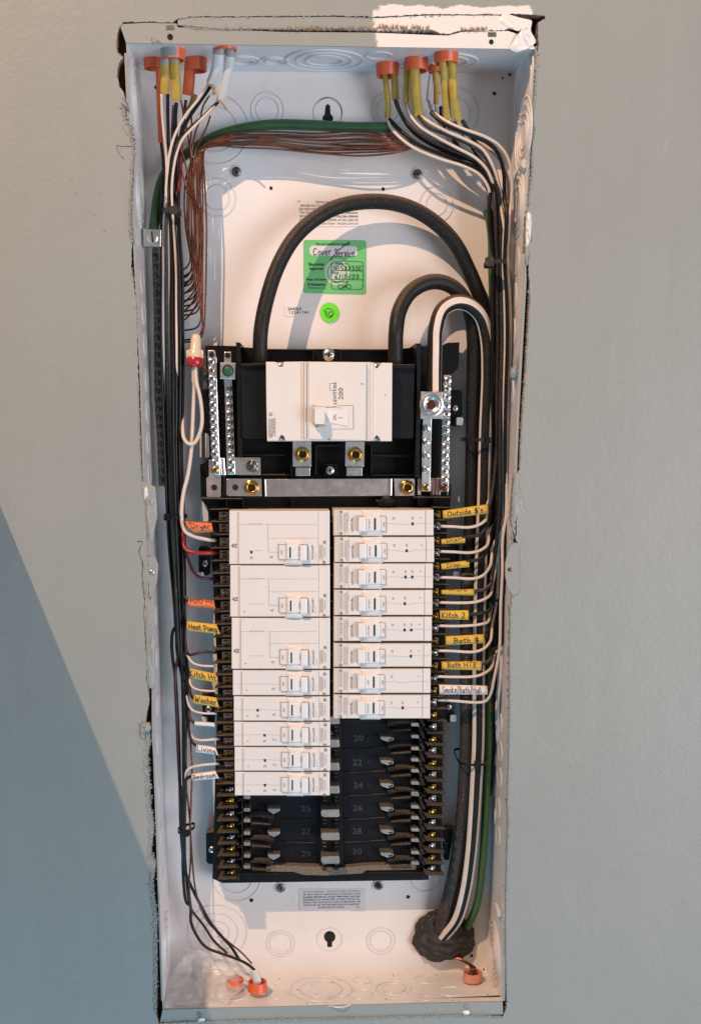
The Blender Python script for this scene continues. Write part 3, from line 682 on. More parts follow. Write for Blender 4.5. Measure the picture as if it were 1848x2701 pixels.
# flanges facing the room
prism('top_flange', jag(cl('F', (316, 64), (393, 60), (466, 62), (469, 72), (735, 84), (973, 86), (1181, 94), (1218, 84), (1340, 82), (1395, 100), (1411, 129.5)), 40, 0, 1, False) + [(1347, 128.7), (333, 113.6)], -.0006, .0012, 'flange', box, 0)
prism('bottom_flange', cl('F', (429, 2663), (1325, 2642), (1326, 2676), (1130, 2679), (880, 2686), (421, 2701)), -.0006, .0012, 'paint', box, .0003)
lw = lambda y: 5 + 9 * min(1, max(0, (y - 500) / 500)) if y < 1900 else 6
yy = [140 + i * 50 for i in range(51)]
prism('side_flange', [(interp(LF, y) + 1, y) for y in yy] + [(interp(LF, y) - (6 if y < 1950 else 3), y) for y in yy[::-1]], -.0003, .0012, 'paint', box, 0)
prism('side_flange', [(interp(RF, y) - 1, y) for y in yy] + [(interp(RF, y) + (6 if 700 < y < 1300 or y > 2050 else 2), y) for y in yy[::-1]], -.0003, .0012, 'paint', box, 0)
# mounting ears with a screw each
e = prism('mounting_ear', rbox(cl('R3', (1045, 330), (1000, 370), (962, 470), (937, 600), (940, 760), (965, 870), (1010, 950), (1045, 985), (1110, 940), (1110, 350)), 5), -.0022, .001, 'paint', box, .0006)
screw(*c('R3', 992, 662), -.0024, 5.5, box, 'copper', 'plain', depth=.0012)
e = prism('mounting_ear', rbox(cl('L3', (130, -40), (280, -60), (318, 60), (300, 250), (240, 420), (190, 470), (150, 440), (125, 200)), 5), -.0012, .001, 'paint', box, .0006)
screw(*c('L3', 235, 140), -.0016, 7, box, 'steel', 'plain', depth=.0012)
# holes and rivets in the flanges
for (x, y, r) in cl(1, (448, 205, 7.5)) + cl(2, (1152, 240, 6.0)): ob('hole', disc_bm(x, y, -.0008, r, 18, thick=.0003), 'drk', box)
for (x, y, r) in cl(1, (448, 140, 0)) + cl(2, (1158, 188, 0)): prism('slot', rect(x - 11, y - 6, x + 11, y + 6), -.0009, 0, 'gsteel', box, 0)
for (x, y, r) in cl(13, (465, 1032, 5.5)) + cl(14, (1085, 898, 5.5)): ob('hole', disc_bm(x, y, -.0009, r, 14, thick=.0006), 'gyp', box)
for p, s in ((c(13, 480, 1080), 1), (c(14, 1085, 945), 2)): lump([(p[0] - 13, p[1] - 5), (p[0] + 4, p[1] - 8), (p[0] + 12, p[1]), (p[0] + 6, p[1] + 7), (p[0] - 9, p[1] + 6)], 'white', .002, 'paint_blob', box, seed=s)
# knockouts --------------------------------------------------------------
def ring_bm(cen, nrm, u, v, radii, h=.0004, w=.0007, n=40, bm=None, cut=None, rv=1.0):
    """embossed concentric ridges lying on a panel (u, v in-plane axes)"""
    if bm is None: bm = bmesh.new()
    for r in radii:
        prof = [(r - w, 0), (r - w * .4, h), (r + w * .4, h), (r + w, 0)]
        rows = []
        for i in range(n):
            a = 2 * math.pi * i / n
            d = u * math.cos(a) + v * math.sin(a) * rv
            rows.append([bm.verts.new(cen + d * q + nrm * z) for q, z in prof])
        for i in range(n):
            A, B = rows[i], rows[(i + 1) % n]
            for k in range(3): bm.faces.new((A[k], B[k], B[k + 1], A[k + 1]))
    return bm
def disc_cap(bm, cen, nrm, u, v, r, h, n=36, rv=1.0):
    a = [bm.verts.new(cen + (u * math.cos(t) + v * math.sin(t) * rv) * r + nrm * h) for t in [2 * math.pi * i / n for i in range(n)]]
    b = [bm.verts.new(cen + (u * math.cos(t) + v * math.sin(t) * rv) * (r + h) + nrm * -.0001) for t in [2 * math.pi * i / n for i in range(n)]]
    bm.faces.new(a)
    for i in range(n): bm.faces.new((a[i], b[i], b[(i + 1) % n], a[(i + 1) % n]))
def ko_back(x, y, radii, cap=True):
    k = mpp(x, y, .09); p = P(x, y, .0899); X, Z, N = Vector((1, 0, 0)), Vector((0, 0, 1)), Vector((0, -1, 0))
    bm = ring_bm(p, N, X, Z, [r * k for r in radii], .0007, .0011)
    ob('knockout', bm, 'ring', box, smooth=False)
for n_, x, y, rr in (('F', 706, 290, (43, 30)), ('F', 866, 297, (36,)), ('F', 1022, 292, (44, 30)), (1, 770, 850, (86, 56)), (1, 780, 1330, (47, 31)), ('F', 1150, 538, (44, 27)),
                     (13, 615, 345, (78, 54, 32, 14)), (13, 1145, 437, (37, 29)), (14, 425, 385, (37, 28)), ('F', 625, 2318, (62, 40)), ('F', 1120, 2318, (36,)), ('F', 1200, 300, (62, 40))):
    p = c(n_, x, y); ko_back(*p, rr)
def ko_panel(fn, u, v, radii, side, cap=0):
    e = .002
    p = fn(u, v); du = (fn(u + e, v) - fn(u - e, v)).normalized(); dv = (fn(u, v + e) - fn(u, v - e)); dv = (dv - du * dv.dot(du)).normalized()
    n = du.cross(dv)
    if n.dot(Vector((0, .04, 0)) - p) < 0 and side != 'x': n = -n
    bm = ring_bm(p + n * .0001, n, du, dv, radii, .0012 if len(radii) > 1 else .0008, .0013 if len(radii) > 1 else .0010)
    if cap: disc_cap(bm, p, n, du, dv, cap, .0006)
    ob('knockout', bm, 'ring', box)
def side_uv(s, px, py):
    """find u, v on a side panel showing at photo pixel"""
    best = None
    for i in range(1, 20):
        for j in range(0, 241):
            q = SF[s](i / 20, j / 240) - CAM; z = q.dot(fwd); x = CX + FP * q.dot(right) / z; y = CY - FP * q.dot(up) / z
            e_ = (x - px) ** 2 * 2 + (y - py) ** 2
            if best is None or e_ < best[0]: best = (e_, i / 20, j / 240)
    return best[1], best[2]
for n_, x, y, rr in (('R4', 975, 310, .0105), ('R4', 965, 660, .0105), ('R4', 955, 1000, .0105), ('R4', 945, 1350, .0105), ('R4', 935, 1700, .0105), ('R4', 895, 400, .0105), ('R4', 893, 730, .0105), ('R4', 890, 1075, .0105), ('R4', 885, 1410, .0105),
                     ('R1', 850, 1350, .012), ('R1', 825, 1780, .012), ('R1', 805, 2200, .012), ('R2', 915, 330, .011), ('R2', 925, 740, .011), ('R1', 760, 1600, .010)):
    u, v = side_uv('R', *c(n_, x, y)); ko_panel(SF['R'], u, v, [rr], 'R', rr * .94)
for n_, x, y, rr in ((2, 1385, 880, (.033, .026, .019, .012)), ('R1', 860, 640, (.030, .023, .016)), (2, 1380, 520, (.034, .027)), (14, 1300, 480, (.036, .029, .023, .017, .010))):
    u, v = side_uv('R', *c(n_, x, y)); ko_panel(SF['R'], max(.32, u), v, rr, 'R')
for n_, x, y, rr in (('L1', 325, 750, (.034, .027, .020, .012)), ('L1', 375, 1960, (.028, .021, .014)),):
    u, v = side_uv('L', *c(n_, x, y)); ko_panel(SF['L'], max(.4, u), v, rr, 'L')
for k_ in range(7):
    y = 748 + k_ * 84; u, v = side_uv('L', interp(LF, y) + 15, y); ko_panel(SF['L'], .40, v, [.011], 'L', .0102)
for y in (1610, 1727, 1845, 1960, 2075, 2190, 2310):
    u, v = side_uv('L', interp(LF, y) + 15, y); ko_panel(SF['L'], .42 if y < 2200 else .5, v, [.0105], 'L', .0098)
u, v = side_uv('L', 440, 2470); ko_panel(SF['L'], .55, v, (.03, .022, .014), 'L')
for u, v, rr in ((.278, .55, (.016, .011)), (.36, .55, (.013, .008)), (.49, .5, (.036, .026, .017)), (.625, .3, (.012,)), (.80, .5, (.030, .021, .012)), (.67, .75, (.012,))): ko_panel(top_fn, u, v, rr, 'T')
for u, v, rr in ((.19, .45, (.024, .016)), (.34, .35, (.012,)), (.47, .5, (.034, .023)), (.59, .3, (.013,)), (.60, .75, (.010,)), (.69, .48, (.019, .013)), (.80, .75, (.013,)), (.86, .35, (.013,)), (.78, .15, (.006,)), (.52, .1, (.014,))): ko_panel(bot_fn, u, v, rr, 'B')
# small holes and screws on the back panel
for n_, x, y, r in (('D', 615, 427, 4.4), ('D', 869, 429, 4.4), ('D', 1121, 212, 4.6), (11, 648, 1250, 5.2), (12, 858, 1215, 5.0), (14, 1128, 503, 4.0), (14, 1222, 610, 2.4), (1, 350, 558, 4.5), (1, 250, 420, 3.5), (2, 1230, 493, 2.5), (2, 1280, 470, 3.5)):
    p = c(n_, x, y); ob('hole', disc_bm(*p, .0898, r, 16, thick=.0002), 'drk', box)
for n_, x, y in ((1, 910, 1148), (2, 637, 1165), (11, 955, 1120), (12, 548, 1095)):
    p = c(n_, x, y); ob('boss', disc_bm(*p, .0896, 16, 28, thick=.0008), 'ring', box, smooth=False); screw(*p, .0888, 12.5, box, 'gsteel', 'combo', depth=.002)
for n_, x, y in ((12, 548, 1095),): ob('hole', disc_bm(*c(n_, x, y), .0864, 7, 16, thick=.0004), 'drk', box)
# keyhole slots
for (x, y), fl in ((c(2, 12, 720), 1), (c(13, 1556, 385), -1)):
    k = []
    r = 15 if fl < 0 else 10
    for i in range(19):
        a = rad(-60 + 300 * i / 18) if fl < 0 else rad(-60 + 300 * i / 18)
        q = (math.sin(a - rad(90) + rad(0)) , 0)
    if fl < 0:   # round on top, slot below
        k = [(x + r * math.cos(rad(a)), y - r * math.sin(rad(a))) for a in range(-65, 246, 14)] + [(x - 6, y + 27), (x + 6, y + 27)]
    else:        # slot above, round below
        k = [(x + 14 * math.cos(rad(a)), y + 20 + 12 * math.sin(rad(a))) for a in range(-60, 241, 14)] + [(x - 6, y - 12), (x, y - 18), (x + 6, y - 12)]
    prism('keyhole_slot', k, .0896, .0899, 'drk', box, 0); ko_back(x, y + (5 if fl < 0 else 8), (33,) if fl < 0 else (38,))
# pressed screw bump on the right wall, drip of grey paint
s = c('R1', 935, 150); prism('tab', rbox([(s[0] - 6, s[1] - 12), (s[0] + 6, s[1] - 12), (s[0] + 8, s[1] + 4), (s[0], s[1] + 14), (s[0] - 8, s[1] + 4)], 3), .012, .03, 'ring', box)
s = c(14, 1340, 175); prism('tab', rbox([(s[0] - 6, s[1] - 11), (s[0] + 5, s[1] - 10), (s[0] + 6, s[1] + 8), (s[0] - 4, s[1] + 10)], 3), .012, .03, 'ring', box)
dr = cl('R2', (1000, 250), (1020, 260), (1022, 330), (1030, 430), (1025, 500), (1000, 560), (960, 578), (910, 560), (890, 510), (900, 440), (950, 380), (980, 310))
lump(dr, 'paint', .006, 'paint_drip', box, .010, 3, .1)
# ================================================================== printed labels on the back panel
def label_sheet(name, label, cat, pts, d, m, r=6):
    t = thing(name, label, cat, P(*pts[2], d)); prism('sheet', rbox(pts, r), d, d + .0003, m, t, 0); return t
WARN = [("DO NOT INSTALL 1-POLE AFCI, GFCI, AFCI/GFCI,", 0), ("OR GFPE CIRCUIT BREAKERS ON CIRCUITS WITH", 0), ("SHARED NEUTRALS. FALSE TRIPS WILL OCCUR.", .02), ("WARNING: TO AVOID RISK OF FIRE CHECK ALL", .008),
        ("WIRING AND ENSURE ALL CIRCUIT BREAKERS ARE", 0), ("INSTALLED IN THE PROPER POSITION BEFORE", 0), ("ENERGIZING PANEL", 0)]
WW = [150, 152, 152, 150, 155, 147, 70]
M['clear'] = mat('clear_label', (.70, .69, .71), .3, var=.02)
t = label_sheet('warning_label', 'clear label with seven printed warning lines near the bottom of the panel', 'label', cl('D', (679, 2018, ), (829, 2018), (829, 2067), (679, 2067)), .0894, 'clear', 3)
bm = bmesh.new()
for i, ((s, b), w) in enumerate(zip(WARN, WW)): put_text(bm, s, *c('D', 752, 2023.5 + i * 5.95), w, 4.6, .0892, 0, b)
put_text(bm, 'D01', *c('D', 812, 2059), 9, 3.5, .0892)
ob('lettering', bm, 'blackink', t)
t = label_sheet('warning_label', 'upside down warning label half hidden behind the large black cable arc', 'label', cl('D', (668, 452), (822, 452), (822, 514), (668, 514)), .0894, 'white', 3)
bm = bmesh.new()
for i, ((s, b), w) in enumerate(zip(WARN, WW)): put_text(bm, s, *c('D', 746, 507 - i * 8), w * 1.02, 5.6, .0892, 180, b)
put_text(bm, 'D01', *c('D', 678, 457), 9, 4, .0892, 180)
ob('lettering', bm, 'blackink', t)
# green inspection sticker
F4 = lambda x, y: c(4, x, y)
t = thing('approval_sticker', 'green electrical approval sticker with handwriting under the cable arc', 'sticker', P(*F4(415, 480), .0893))
prism('sheet', rbox(cl(4, (229, 165), (604, 168), (601, 490), (229, 484)), 8), .0893, .0897, 'stickg', t, 0)
prism('write_in_panel', rbox(cl(4, (264, 200), (551, 204), (549, 264), (264, 258)), 10), .0890, .0892, 'stickw', t, 0)
ob('seal_print', disc_bm(*F4(428, 360), .0891, 33, 40, thick=.0001, inner=27), 'stickp', t)
ob('seal_print', disc_bm(*F4(428, 360), .0891, 23, 40, thick=.0001), 'stickp', t)
bm = bmesh.new()
d_ = .0887
for s, x, y, w, h, b in (('Do not remove or conceal', 405, 189, 197, 15, .01), ('Electrical', 304, 311, 90, 17, .02), ('Approval', 302, 339, 84, 20, .02), ('Dept. of Labor', 306, 404, 122, 17, .02), ('& Industries', 307, 432, 104, 15, .02),
                      ('F500-025-000 (7-19)', 307, 455, 107, 11, 0), ('Permit No.', 460, 308, 78, 13, .01), ('Date', 420, 361, 38, 13, .01), ('Approved by', 449, 416, 96, 16, .01)):
    put_text(bm, s, *F4(x, y), w / 2.2714, h / 2.2714, d_, 0, b)
bx = cl(4, *[(395 + a, 292 + b) for a, b in rbox([(0, 0), (190, 2), (188, 170), (0, 168)], 22, 5)])
put_line(bm, bx + bx[:1], 1.1, d_)
put_line(bm, cl(4, (395, 349), (585, 351)), 1.1, d_); put_line(bm, cl(4, (395, 402), (585, 404)), 1.1, d_)
ob('lettering', bm, 'blackink', t)
bm = bmesh.new()
sf = lambda u, v: P(*F4(u, v), .0885)
iw = .00058
handwrite(bm, 'Cover', sf, 285, 400, 214, 256, iw, .03, 1); handwrite(bm, 'Service', sf, 415, 538, 222, 268, iw, .05, 2)
put_line(bm, cl(4, (388, 288), (440, 225), (505, 178)), 1.8, .0884)
handwrite(bm, '415883SE', sf, 412, 582, 320, 348, iw * .9, .03, 3); handwrite(bm, '6/15/23', sf, 415, 566, 372, 398, iw * .9, .03, 4)
q = [Vector((430 + 34 * math.sin(a * 1.1) + a * 4, 444 + 12 * math.cos(a * 1.9), 0)) for a in [i * .35 for i in range(26)]]
put_line(bm, [F4(v.x + 20, v.y) for v in q], 1.3, .0884)
ob('handwriting', bm, 'blackink', t)
t = thing('round_sticker', 'small bright green round sticker below the approval sticker', 'sticker', P(*F4(386, 660), .0893))
ob('sheet', disc_bm(*F4(385, 601), .0892, 25, 40, thick=.0004), 'stickb', t)
prism('backing', cl(4, (330, 610), (345, 640), (388, 673), (430, 640), (440, 610)), .0894, .0898, 'stickw', t, 0)
bm = bmesh.new()
put_line(bm, [F4(375 + 32 * math.cos(a), 604 + 28 * math.sin(a)) for a in [i * .4 - 2 for i in range(10)]], 1.5, .0885)
put_line(bm, [F4(388 + 10 * math.cos(a), 610 + 15 * math.sin(a)) for a in [i * .5 for i in range(12)]], 1.4, .0885)
for k_ in range(5): put_line(bm, cl(4, (348 + k_ * 3, 585 + k_ * 9), (366 + k_ * 2, 592 + k_ * 8)), 1.3, .0885)
ob('handwriting', bm, 'blackink', t)
t = label_sheet('serial_sticker', 'small clear serial number sticker beside the round green sticker', 'sticker', cl(4, (115, 563), (295, 563), (290, 624), (115, 624)), .0894, 'white', 6)
bm = bmesh.new(); put_text(bm, '2A43L0', *F4(175, 578), 36, 7.2, .0892, 0, .02); put_text(bm, '12541741', *F4(200, 600), 50, 8, .0892, 0, 0)
ob('lettering', bm, 'blackink', t)
# ================================================================== interior: black plastic carrier
it = thing('breaker_interior', 'black plastic breaker carrier bolted in the middle of the panel box', 'breaker carrier', P(870, 2325, .08))
up_out = cl(5, (165, 120), (300, 125), (485, 128)) + cl(5, (555, 150), (800, 160)) + cl(6, (605, 155), (830, 152), (900, 95), (945, 100), (948, 135), (1120, 135), (1210, 90), (1330, 86), (1322, 300), (1312, 355), (1250, 405), (1180, 440)) + cl(6, (1130, 1500), (1245, 1500), (1245, 1640), (1235, 1725)) + cl(5, (190, 1820), (120, 1740), (110, 1365), (205, 1330), (190, 580))
prism('carrier_plate', up_out, .066, .082, 'black', it, .0008)
prism('carrier_plate', cl('F', (552, 1336), (1186, 1336), (1186, 1352), (1130, 1360), (1130, 2310), (1118, 2322), (587, 2330), (560, 2318), (575, 1800)), .064, .082, 'black', it, .0008)
# raised rims, posts and ribs of the main section
def rib(n_, pts, df, db=.066, m='black', name='rib', bev=.0004): return prism(name, cl(n_, *pts), df, db, m, it, bev)
rib(5, [(485, 90), (530, 92), (540, 300), (550, 1290), (505, 1290), (495, 400)], .030)
rib(5, [(530, 92), (578, 150), (578, 172), (535, 110)], .040)
rib(6, [(898, 95), (945, 100), (940, 400), (925, 1440), (885, 1440), (905, 500)], .030)
rib(5, [(800, 162), (1285, 165), (1285, 178), (802, 176)], .055); rib(6, [(148, 158), (605, 158), (605, 172), (148, 172)], .055)
rib(5, [(1283, 165), (1297, 165), (1297, 280), (1285, 280)], .054); rib(6, [(135, 158), (150, 158), (150, 268), (137, 268)], .054)
prism('side_well', rbox(cl(5, (538, 318), (800, 312), (806, 1100), (552, 1105)), 5), .028, .06, 'dgrey', it, .0012)
prism('side_well', rbox(cl(6, (655, 312), (880, 310), (868, 1046), (655, 1046)), 5), .028, .06, 'dgrey', it, .0012)
rib(5, [(538, 318), (800, 312), (800, 340), (540, 345)], .024, .03); rib(6, [(660, 308), (882, 306), (882, 348), (660, 350)], .024, .03)
rib(5, [(515, 1268), (1000, 1270), (1000, 1286), (515, 1284)], .050); rib(5, [(750, 1475), (1060, 1475), (1060, 1492), (750, 1492)], .05)
rib(5, [(1050, 1140), (1062, 1140), (1075, 1490), (1060, 1490)], .045); rib(5, [(1312, 1180), (1330, 1180), (1330, 1480), (1310, 1480)], .045)
rib(5, [(1330, 1170), (1590, 1170), (1590, 1186), (1330, 1186)], .048); rib(6, [(445, 1120), (458, 1120), (452, 1415), (440, 1415)], .045)
rib(6, [(455, 1212), (860, 1210), (860, 1235), (455, 1235)], .052); rib(6, [(455, 1410), (905, 1408), (905, 1424), (455, 1424)], .05)
rib(5, [(120, 1725), (555, 1728), (555, 1742), (120, 1740)], .040, .066); rib(5, [(350, 1500), (372, 1500), (380, 1715), (345, 1715)], .045)
rib(5, [(548, 1740), (570, 1740), (570, 1828), (550, 1828)], .05); rib(5, [(375, 1745), (392, 1745), (392, 1828), (375, 1828)], .055); rib(5, [(1060, 1740), (1075, 1740), (1075, 1828), (1060, 1828)], .055)
rib(6, [(865, 1630), (1245, 1632), (1245, 1646), (865, 1644)], .040); rib(6, [(1070, 1650), (1085, 1650), (1085, 1740), (1070, 1740)], .055); rib(6, [(910, 1650), (925, 1650), (925, 1740), (910, 1740)], .055)
for k_ in range(16): rib(5, [(300, 300 + k_ * 58), (378, 300 + k_ * 58), (378, 305 + k_ * 58), (300, 305 + k_ * 58)], .062)
for k_ in range(3): rib(5, [(90, 375 + k_ * 10), (190, 375 + k_ * 10), (190, 380 + k_ * 10), (90, 380 + k_ * 10)], .0655, .07)
rib(5, [(120, 580), (195, 580), (205, 850), (120, 850)], .070, .085); rib(5, [(125, 850), (205, 850), (210, 1040), (125, 1040)], .072, .085)
prism('support_rail', cl(5, (100, 240), (190, 235), (190, 578), (100, 575)), .074, .088, 'gsteel', it, .0005)
prism('support_rail', rbox(cl(5, (165, 1040), (205, 1070), (210, 1298), (165, 1300)), 3), .060, .088, 'bwhite', it, .0005)
prism('support_rail', cl(5, (108, 1050), (125, 1050), (125, 1300), (108, 1300)), .062, .088, 'bshade', it, .0005)
prism('support_rail', cl(7, (265, 70), (290, 68), (335, 150), (345, 290), (250, 290)), .076, .088, 'white', it, .0005)
# side bracket right of the neutral bars
prism('bracket', rbox(cl(6, (1235, 562), (1340, 562), (1352, 580), (1352, 800), (1352, 925), (1240, 925)), 3), .070, .085, 'dgrey', it, .0006)
prism('bracket_pocket', cl(6, (1250, 675), (1340, 670), (1335, 815), (1250, 815)), .069, .071, 'black', it, 0)
screw(*c(6, 1287, 745), .068, 9, it, 'steel', 'combo'); prism('tab', rbox(cl(6, (1300, 835), (1365, 835), (1365, 915), (1300, 915)), 3), .062, .07, 'bwhite', it, .0006)
for (n_, pts, sp, tb) in ((7, [(243, 540), (350, 535), (355, 815), (300, 830), (243, 790)], (310, 705), [(215, 795), (285, 795), (300, 830), (240, 835)]),
                          (9, [(282, 570), (400, 555), (400, 860), (330, 850), (320, 800), (280, 800)], (345, 722), [(270, 805), (328, 810), (325, 850), (290, 850)]),
                          (11, [(172, 545), (240, 535), (300, 570), (300, 880), (200, 868), (175, 850)], (236, 718), None)):
    prism('bracket', rbox(cl(n_, *pts), 3), .072, .086, 'black', it, .0006); screw(*c(n_, *sp), .0715, 9.5, it, 'steel', 'combo')
    if tb: prism('tab', cl(n_, *tb), .066, .074, 'bwhite', it, .0004)
prism('bracket', cl(12, (1235, 500), (1335, 505), (1320, 620), (1285, 830), (1235, 830)), .072, .086, 'black', it, .0006); screw(*c(12, 1258, 672), .0715, 9, it, 'black', 'combo')
prism('bracket', rbox(cl(10, (960, 640), (1040, 560), (1055, 640), (1090, 655), (1085, 715), (1000, 715)), 3), .072, .086, 'dgrey', it, .0006); screw(*c(10, 1030, 587), .069, 8, it, 'steel', 'combo')
prism('tab', rbox(cl(10, (1040, 655), (1090, 655), (1088, 712), (1038, 712)), 3), .066, .074, 'bwhite', it, .0006)
prism('bracket', rbox(cl(8, (1000, 440), (1110, 440), (1110, 600), (1020, 600)), 3), .072, .086, 'dgrey', it, .0006); prism('tab', rbox(cl(8, (1063, 660), (1120, 660), (1118, 715), (1063, 715)), 3), .066, .074, 'bwhite', it, .0006)
# top screw and centre screw
screw(*c(5, 1458, 222), .056, 16.5, it, 'steel', 'combo', rot=.4); screw(*c(6, 40, 1365), .050, 12, it, 'steel', 'combo', rot=.2); rib(5, [(1405, 1385), (1420, 1370), (1545, 1370), (1560, 1385), (1560, 1490), (1405, 1490)], .056)
# little strap bolt on the lower rim
prism('strap', cl(6, (495, 1658), (545, 1668), (560, 1625), (640, 1630), (650, 1660), (680, 1665), (670, 1690), (500, 1685)), .045, .06, 'blackd', it, .0006); screw(*c(6, 598, 1660), .045, 9, it, 'blackd', 'plain'); prism('strap', cl(6, (512, 1690), (655, 1692), (650, 1722), (515, 1720)), .050, .06, 'black', it, .0006)
# bus tabs below the main breaker -----------------------------------------
for nm, n_, a, nut, lo in (('bus_tab', 5, [(1082, 1130), (1275, 1130), (1276, 1392), (1082, 1394)], (1182, 1265, 20), [(1110, 1402), (1264, 1402), (1262, 1492), (1110, 1492)]), ('bus_tab', 6, [(194, 1078), (382, 1078), (378, 1328), (190, 1326)], (290, 1207, 20), [(203, 1334), (360, 1334), (360, 1420), (203, 1420)])):
    bt = thing('bus_tab', 'plated bus tab with gold flanged nut under the %s side of the main breaker' % ('left' if n_ == 5 else 'right'), 'bus tab', P(*c(n_, *lo[2]), .045), 'bus tabs under the main breaker')
    prism('upper_tab', rbox(cl(n_, *a), 2.5), .034, .037, 'alu', bt, .0004); prism('lower_tab', cl(n_, *lo), .044, .048, 'bus', bt, .0003)
    screw(*c(n_, *nut[:2]), .0338, nut[2], bt, 'gold', 'nut', 'flanged_nut', depth=.007)
    ob('bore', disc_bm(*c(n_, *nut[:2]), .0300, 7, 20, thick=.0004), 'drk', bt)
# horizontal neutral strap -----------------------------------------------------
st = thing('neutral_strap', 'wide brushed metal strap running across below the main breaker', 'metal strap', P(860, 1308, .05))
prism('strap', [c(5, 790, 1525), c(6, 640, 1447), c(6, 632, 1620), c(5, 790, 1708)], .046, .049, 'bus', st, .0004)
prism('fold', [c(6, 628, 1445), c(6, 662, 1445), c(6, 656, 1622), c(6, 628, 1622)], .043, .049, 'alu', st, .0012)
prism('end_plate', rbox(cl(6, (678, 1448), (882, 1450), (880, 1618), (684, 1620)), 2), .044, .048, 'bus', st, .0004)
prism('end_plate', rbox(cl(5, (386, 1520), (756, 1522), (756, 1705), (400, 1703), (386, 1690)), 3), .044, .048, 'bus', st, .0004)
prism('fold', cl(5, (778, 1525), (800, 1525), (806, 1708), (784, 1708)), .043, .049, 'bus', st, .0008)
ob('hole', disc_bm(*c(5, 480, 1612), .0437, 8, 22, thick=.0003), 'drk', st)
for n_, x, y, r in ((5, 650, 1613, 20), (6, 805, 1535, 19.5)):
    screw(*c(n_, x, y), .0436, r, st, 'gold', 'nut', 'flanged_nut', depth=.007); ob('bore', disc_bm(*c(n_, x, y), .0396, 7, 20, thick=.0004), 'drk', st)
for n_, pts in ((6, [(912, 1445), (945, 1440), (945, 1615), (912, 1615)]), (6, [(1045, 1440), (1145, 1440), (1140, 1616), (1040, 1616)]), (6, [(1205, 1560), (1218, 1560), (1215, 1616), (1205, 1616)])): prism('copper_strap', cl(n_, *pts), .050, .053, 'mauve', st, .0006)
for k_ in range(3): prism('copper_rib', cl(6, (1060 + k_ * 30, 1442), (1070 + k_ * 30, 1442), (1066 + k_ * 30, 1614), (1056 + k_ * 30, 1614)), .048, .051, 'copper', st, .0008)
# ------------------------------------------------------------------ terminal bars
def bar(name, label, outline, d, dd, m, screws, foot=None, smat='steel', kind='combo', rs=10, side=None, group=None):
    t = thing(name, label, 'terminal bar', P(*outline[-2], d), group)
    prism('bar', rbox(outline, 3, 2), d, d + dd, m, t, .0006)
    for (x, y) in screws: screw(x, y, d, rs, t, smat, kind, depth=mpp(x, y, d) * rs * .75)
    return t
ys = [296, 383, 470, 565, 655, 745, 830, 920, 1005, 1095, 1180, 1262]
b1 = bar('neutral_bar', 'silver screw terminal bar at far left of the main breaker with rounded top tab', cl(5, (192, 172), (265, 172), (278, 250), (322, 1488), (238, 1470), (205, 500), (190, 250)), .044, .012, 'alu', [c(5, 228 + (y - 296) * .037, y) for y in ys] + [c(5, 265, 1355)], rs=10.5)
screw(*c(5, 270, 1430), .044, 10.5, b1, 'brass', 'phil'); ob('hole', disc_bm(*c(5, 232, 220), .0438, 7, 20, thick=.0003), 'drk', b1)
prism('edge', cl(5, (268, 250), (284, 250), (300, 1290), (288, 1290)), .0436, .050, 'alu', b1, .0004)
prism('foot_plate', rbox(cl(5, (202, 1320), (330, 1320), (330, 1490), (330, 1715), (180, 1715), (176, 1508), (204, 1505)), 4), .0475, .051, 'mauve', b1, .0004)
ob('hole', disc_bm(*c(5, 260, 1614), .0472, 8, 22, thick=.0004), 'drk', b1); ob('hole_rim', disc_bm(*c(5, 260, 1614), .0473, 10.5, 22, thick=.0003, inner=8), 'alu', b1)
prism('strap', cl(5, (316, 1296), (368, 1300), (384, 1488), (330, 1488)), .046, .058, 'steel', b1, .0015)
b2 = bar('neutral_bar', 'screw terminal bar hanging below the green screw lug left of the main breaker', cl(5, (362, 190), (440, 190), (443, 480), (472, 1310), (480, 1480), (392, 1480), (370, 600), (362, 480)), .046, .012, 'alu', [c(5, 408 + (y - 575) * .03, y) for y in (575, 665, 755, 840, 925, 1015, 1100, 1185)] + [c(5, 434, 1345), c(5, 432, 1265)], rs=9.5)
screw(*c(5, 434, 1430), .046, 10.5, b2, 'steel', 'phil'); ob('hole', disc_bm(*c(5, 400, 228), .0458, 7, 20, thick=.0003), 'drk', b2)
lg2 = prism('lug', cl(5, (320, 303), (487, 307), (482, 478), (320, 474)), .034, .050, 'alu', b2, .0005)
ob('lug_bore', disc_bm(*c(5, 402, 388), .0337, 15, 28, thick=.0004), 'drk', lg2); screw(*c(5, 406, 392), .0334, 12.5, lg2, 'green', 'plain', 'green_screw', depth=.002, rot=.3)
prism('foot_plate', rbox(cl(5, (470, 1298), (742, 1300), (746, 1484), (484, 1482)), 2), .048, .052, 'bus', b2, .0004)
hx = screw(*c(5, 655, 1392), .0478, 15.5, b2, 'gsteel', 'combo', 'hex_bolt', depth=.006)
hxb = [(c(5, 655, 1392)[0] + 16.5 * math.cos(a), c(5, 655, 1392)[1] + 16.5 * math.sin(a)) for a in [math.pi / 3 * k + .5 for k in range(6)]]; prism('hex_head', hxb, .0455, .048, 'steel', b2, .0005)
b3 = bar('neutral_bar', 'short terminal bar with four slotted screws below the large lug', cl(6, (963, 840), (1052, 840), (1046, 1130), (1036, 1578), (952, 1578), (955, 1200)), .038, .014, 'alu', cl(6, (1003, 945), (1000, 1082), (998, 1215), (995, 1356)), smat='alu', kind='slot', rs=10.5)
screw(*c(6, 995, 1535), .038, 9.5, b3, 'gold', 'phil')
lg3 = prism('lug', cl(6, (942, 577), (1163, 580), (1158, 852), (938, 850)), .020, .052, 'alu', b3, .0006)
q = c(6, 1048, 710)
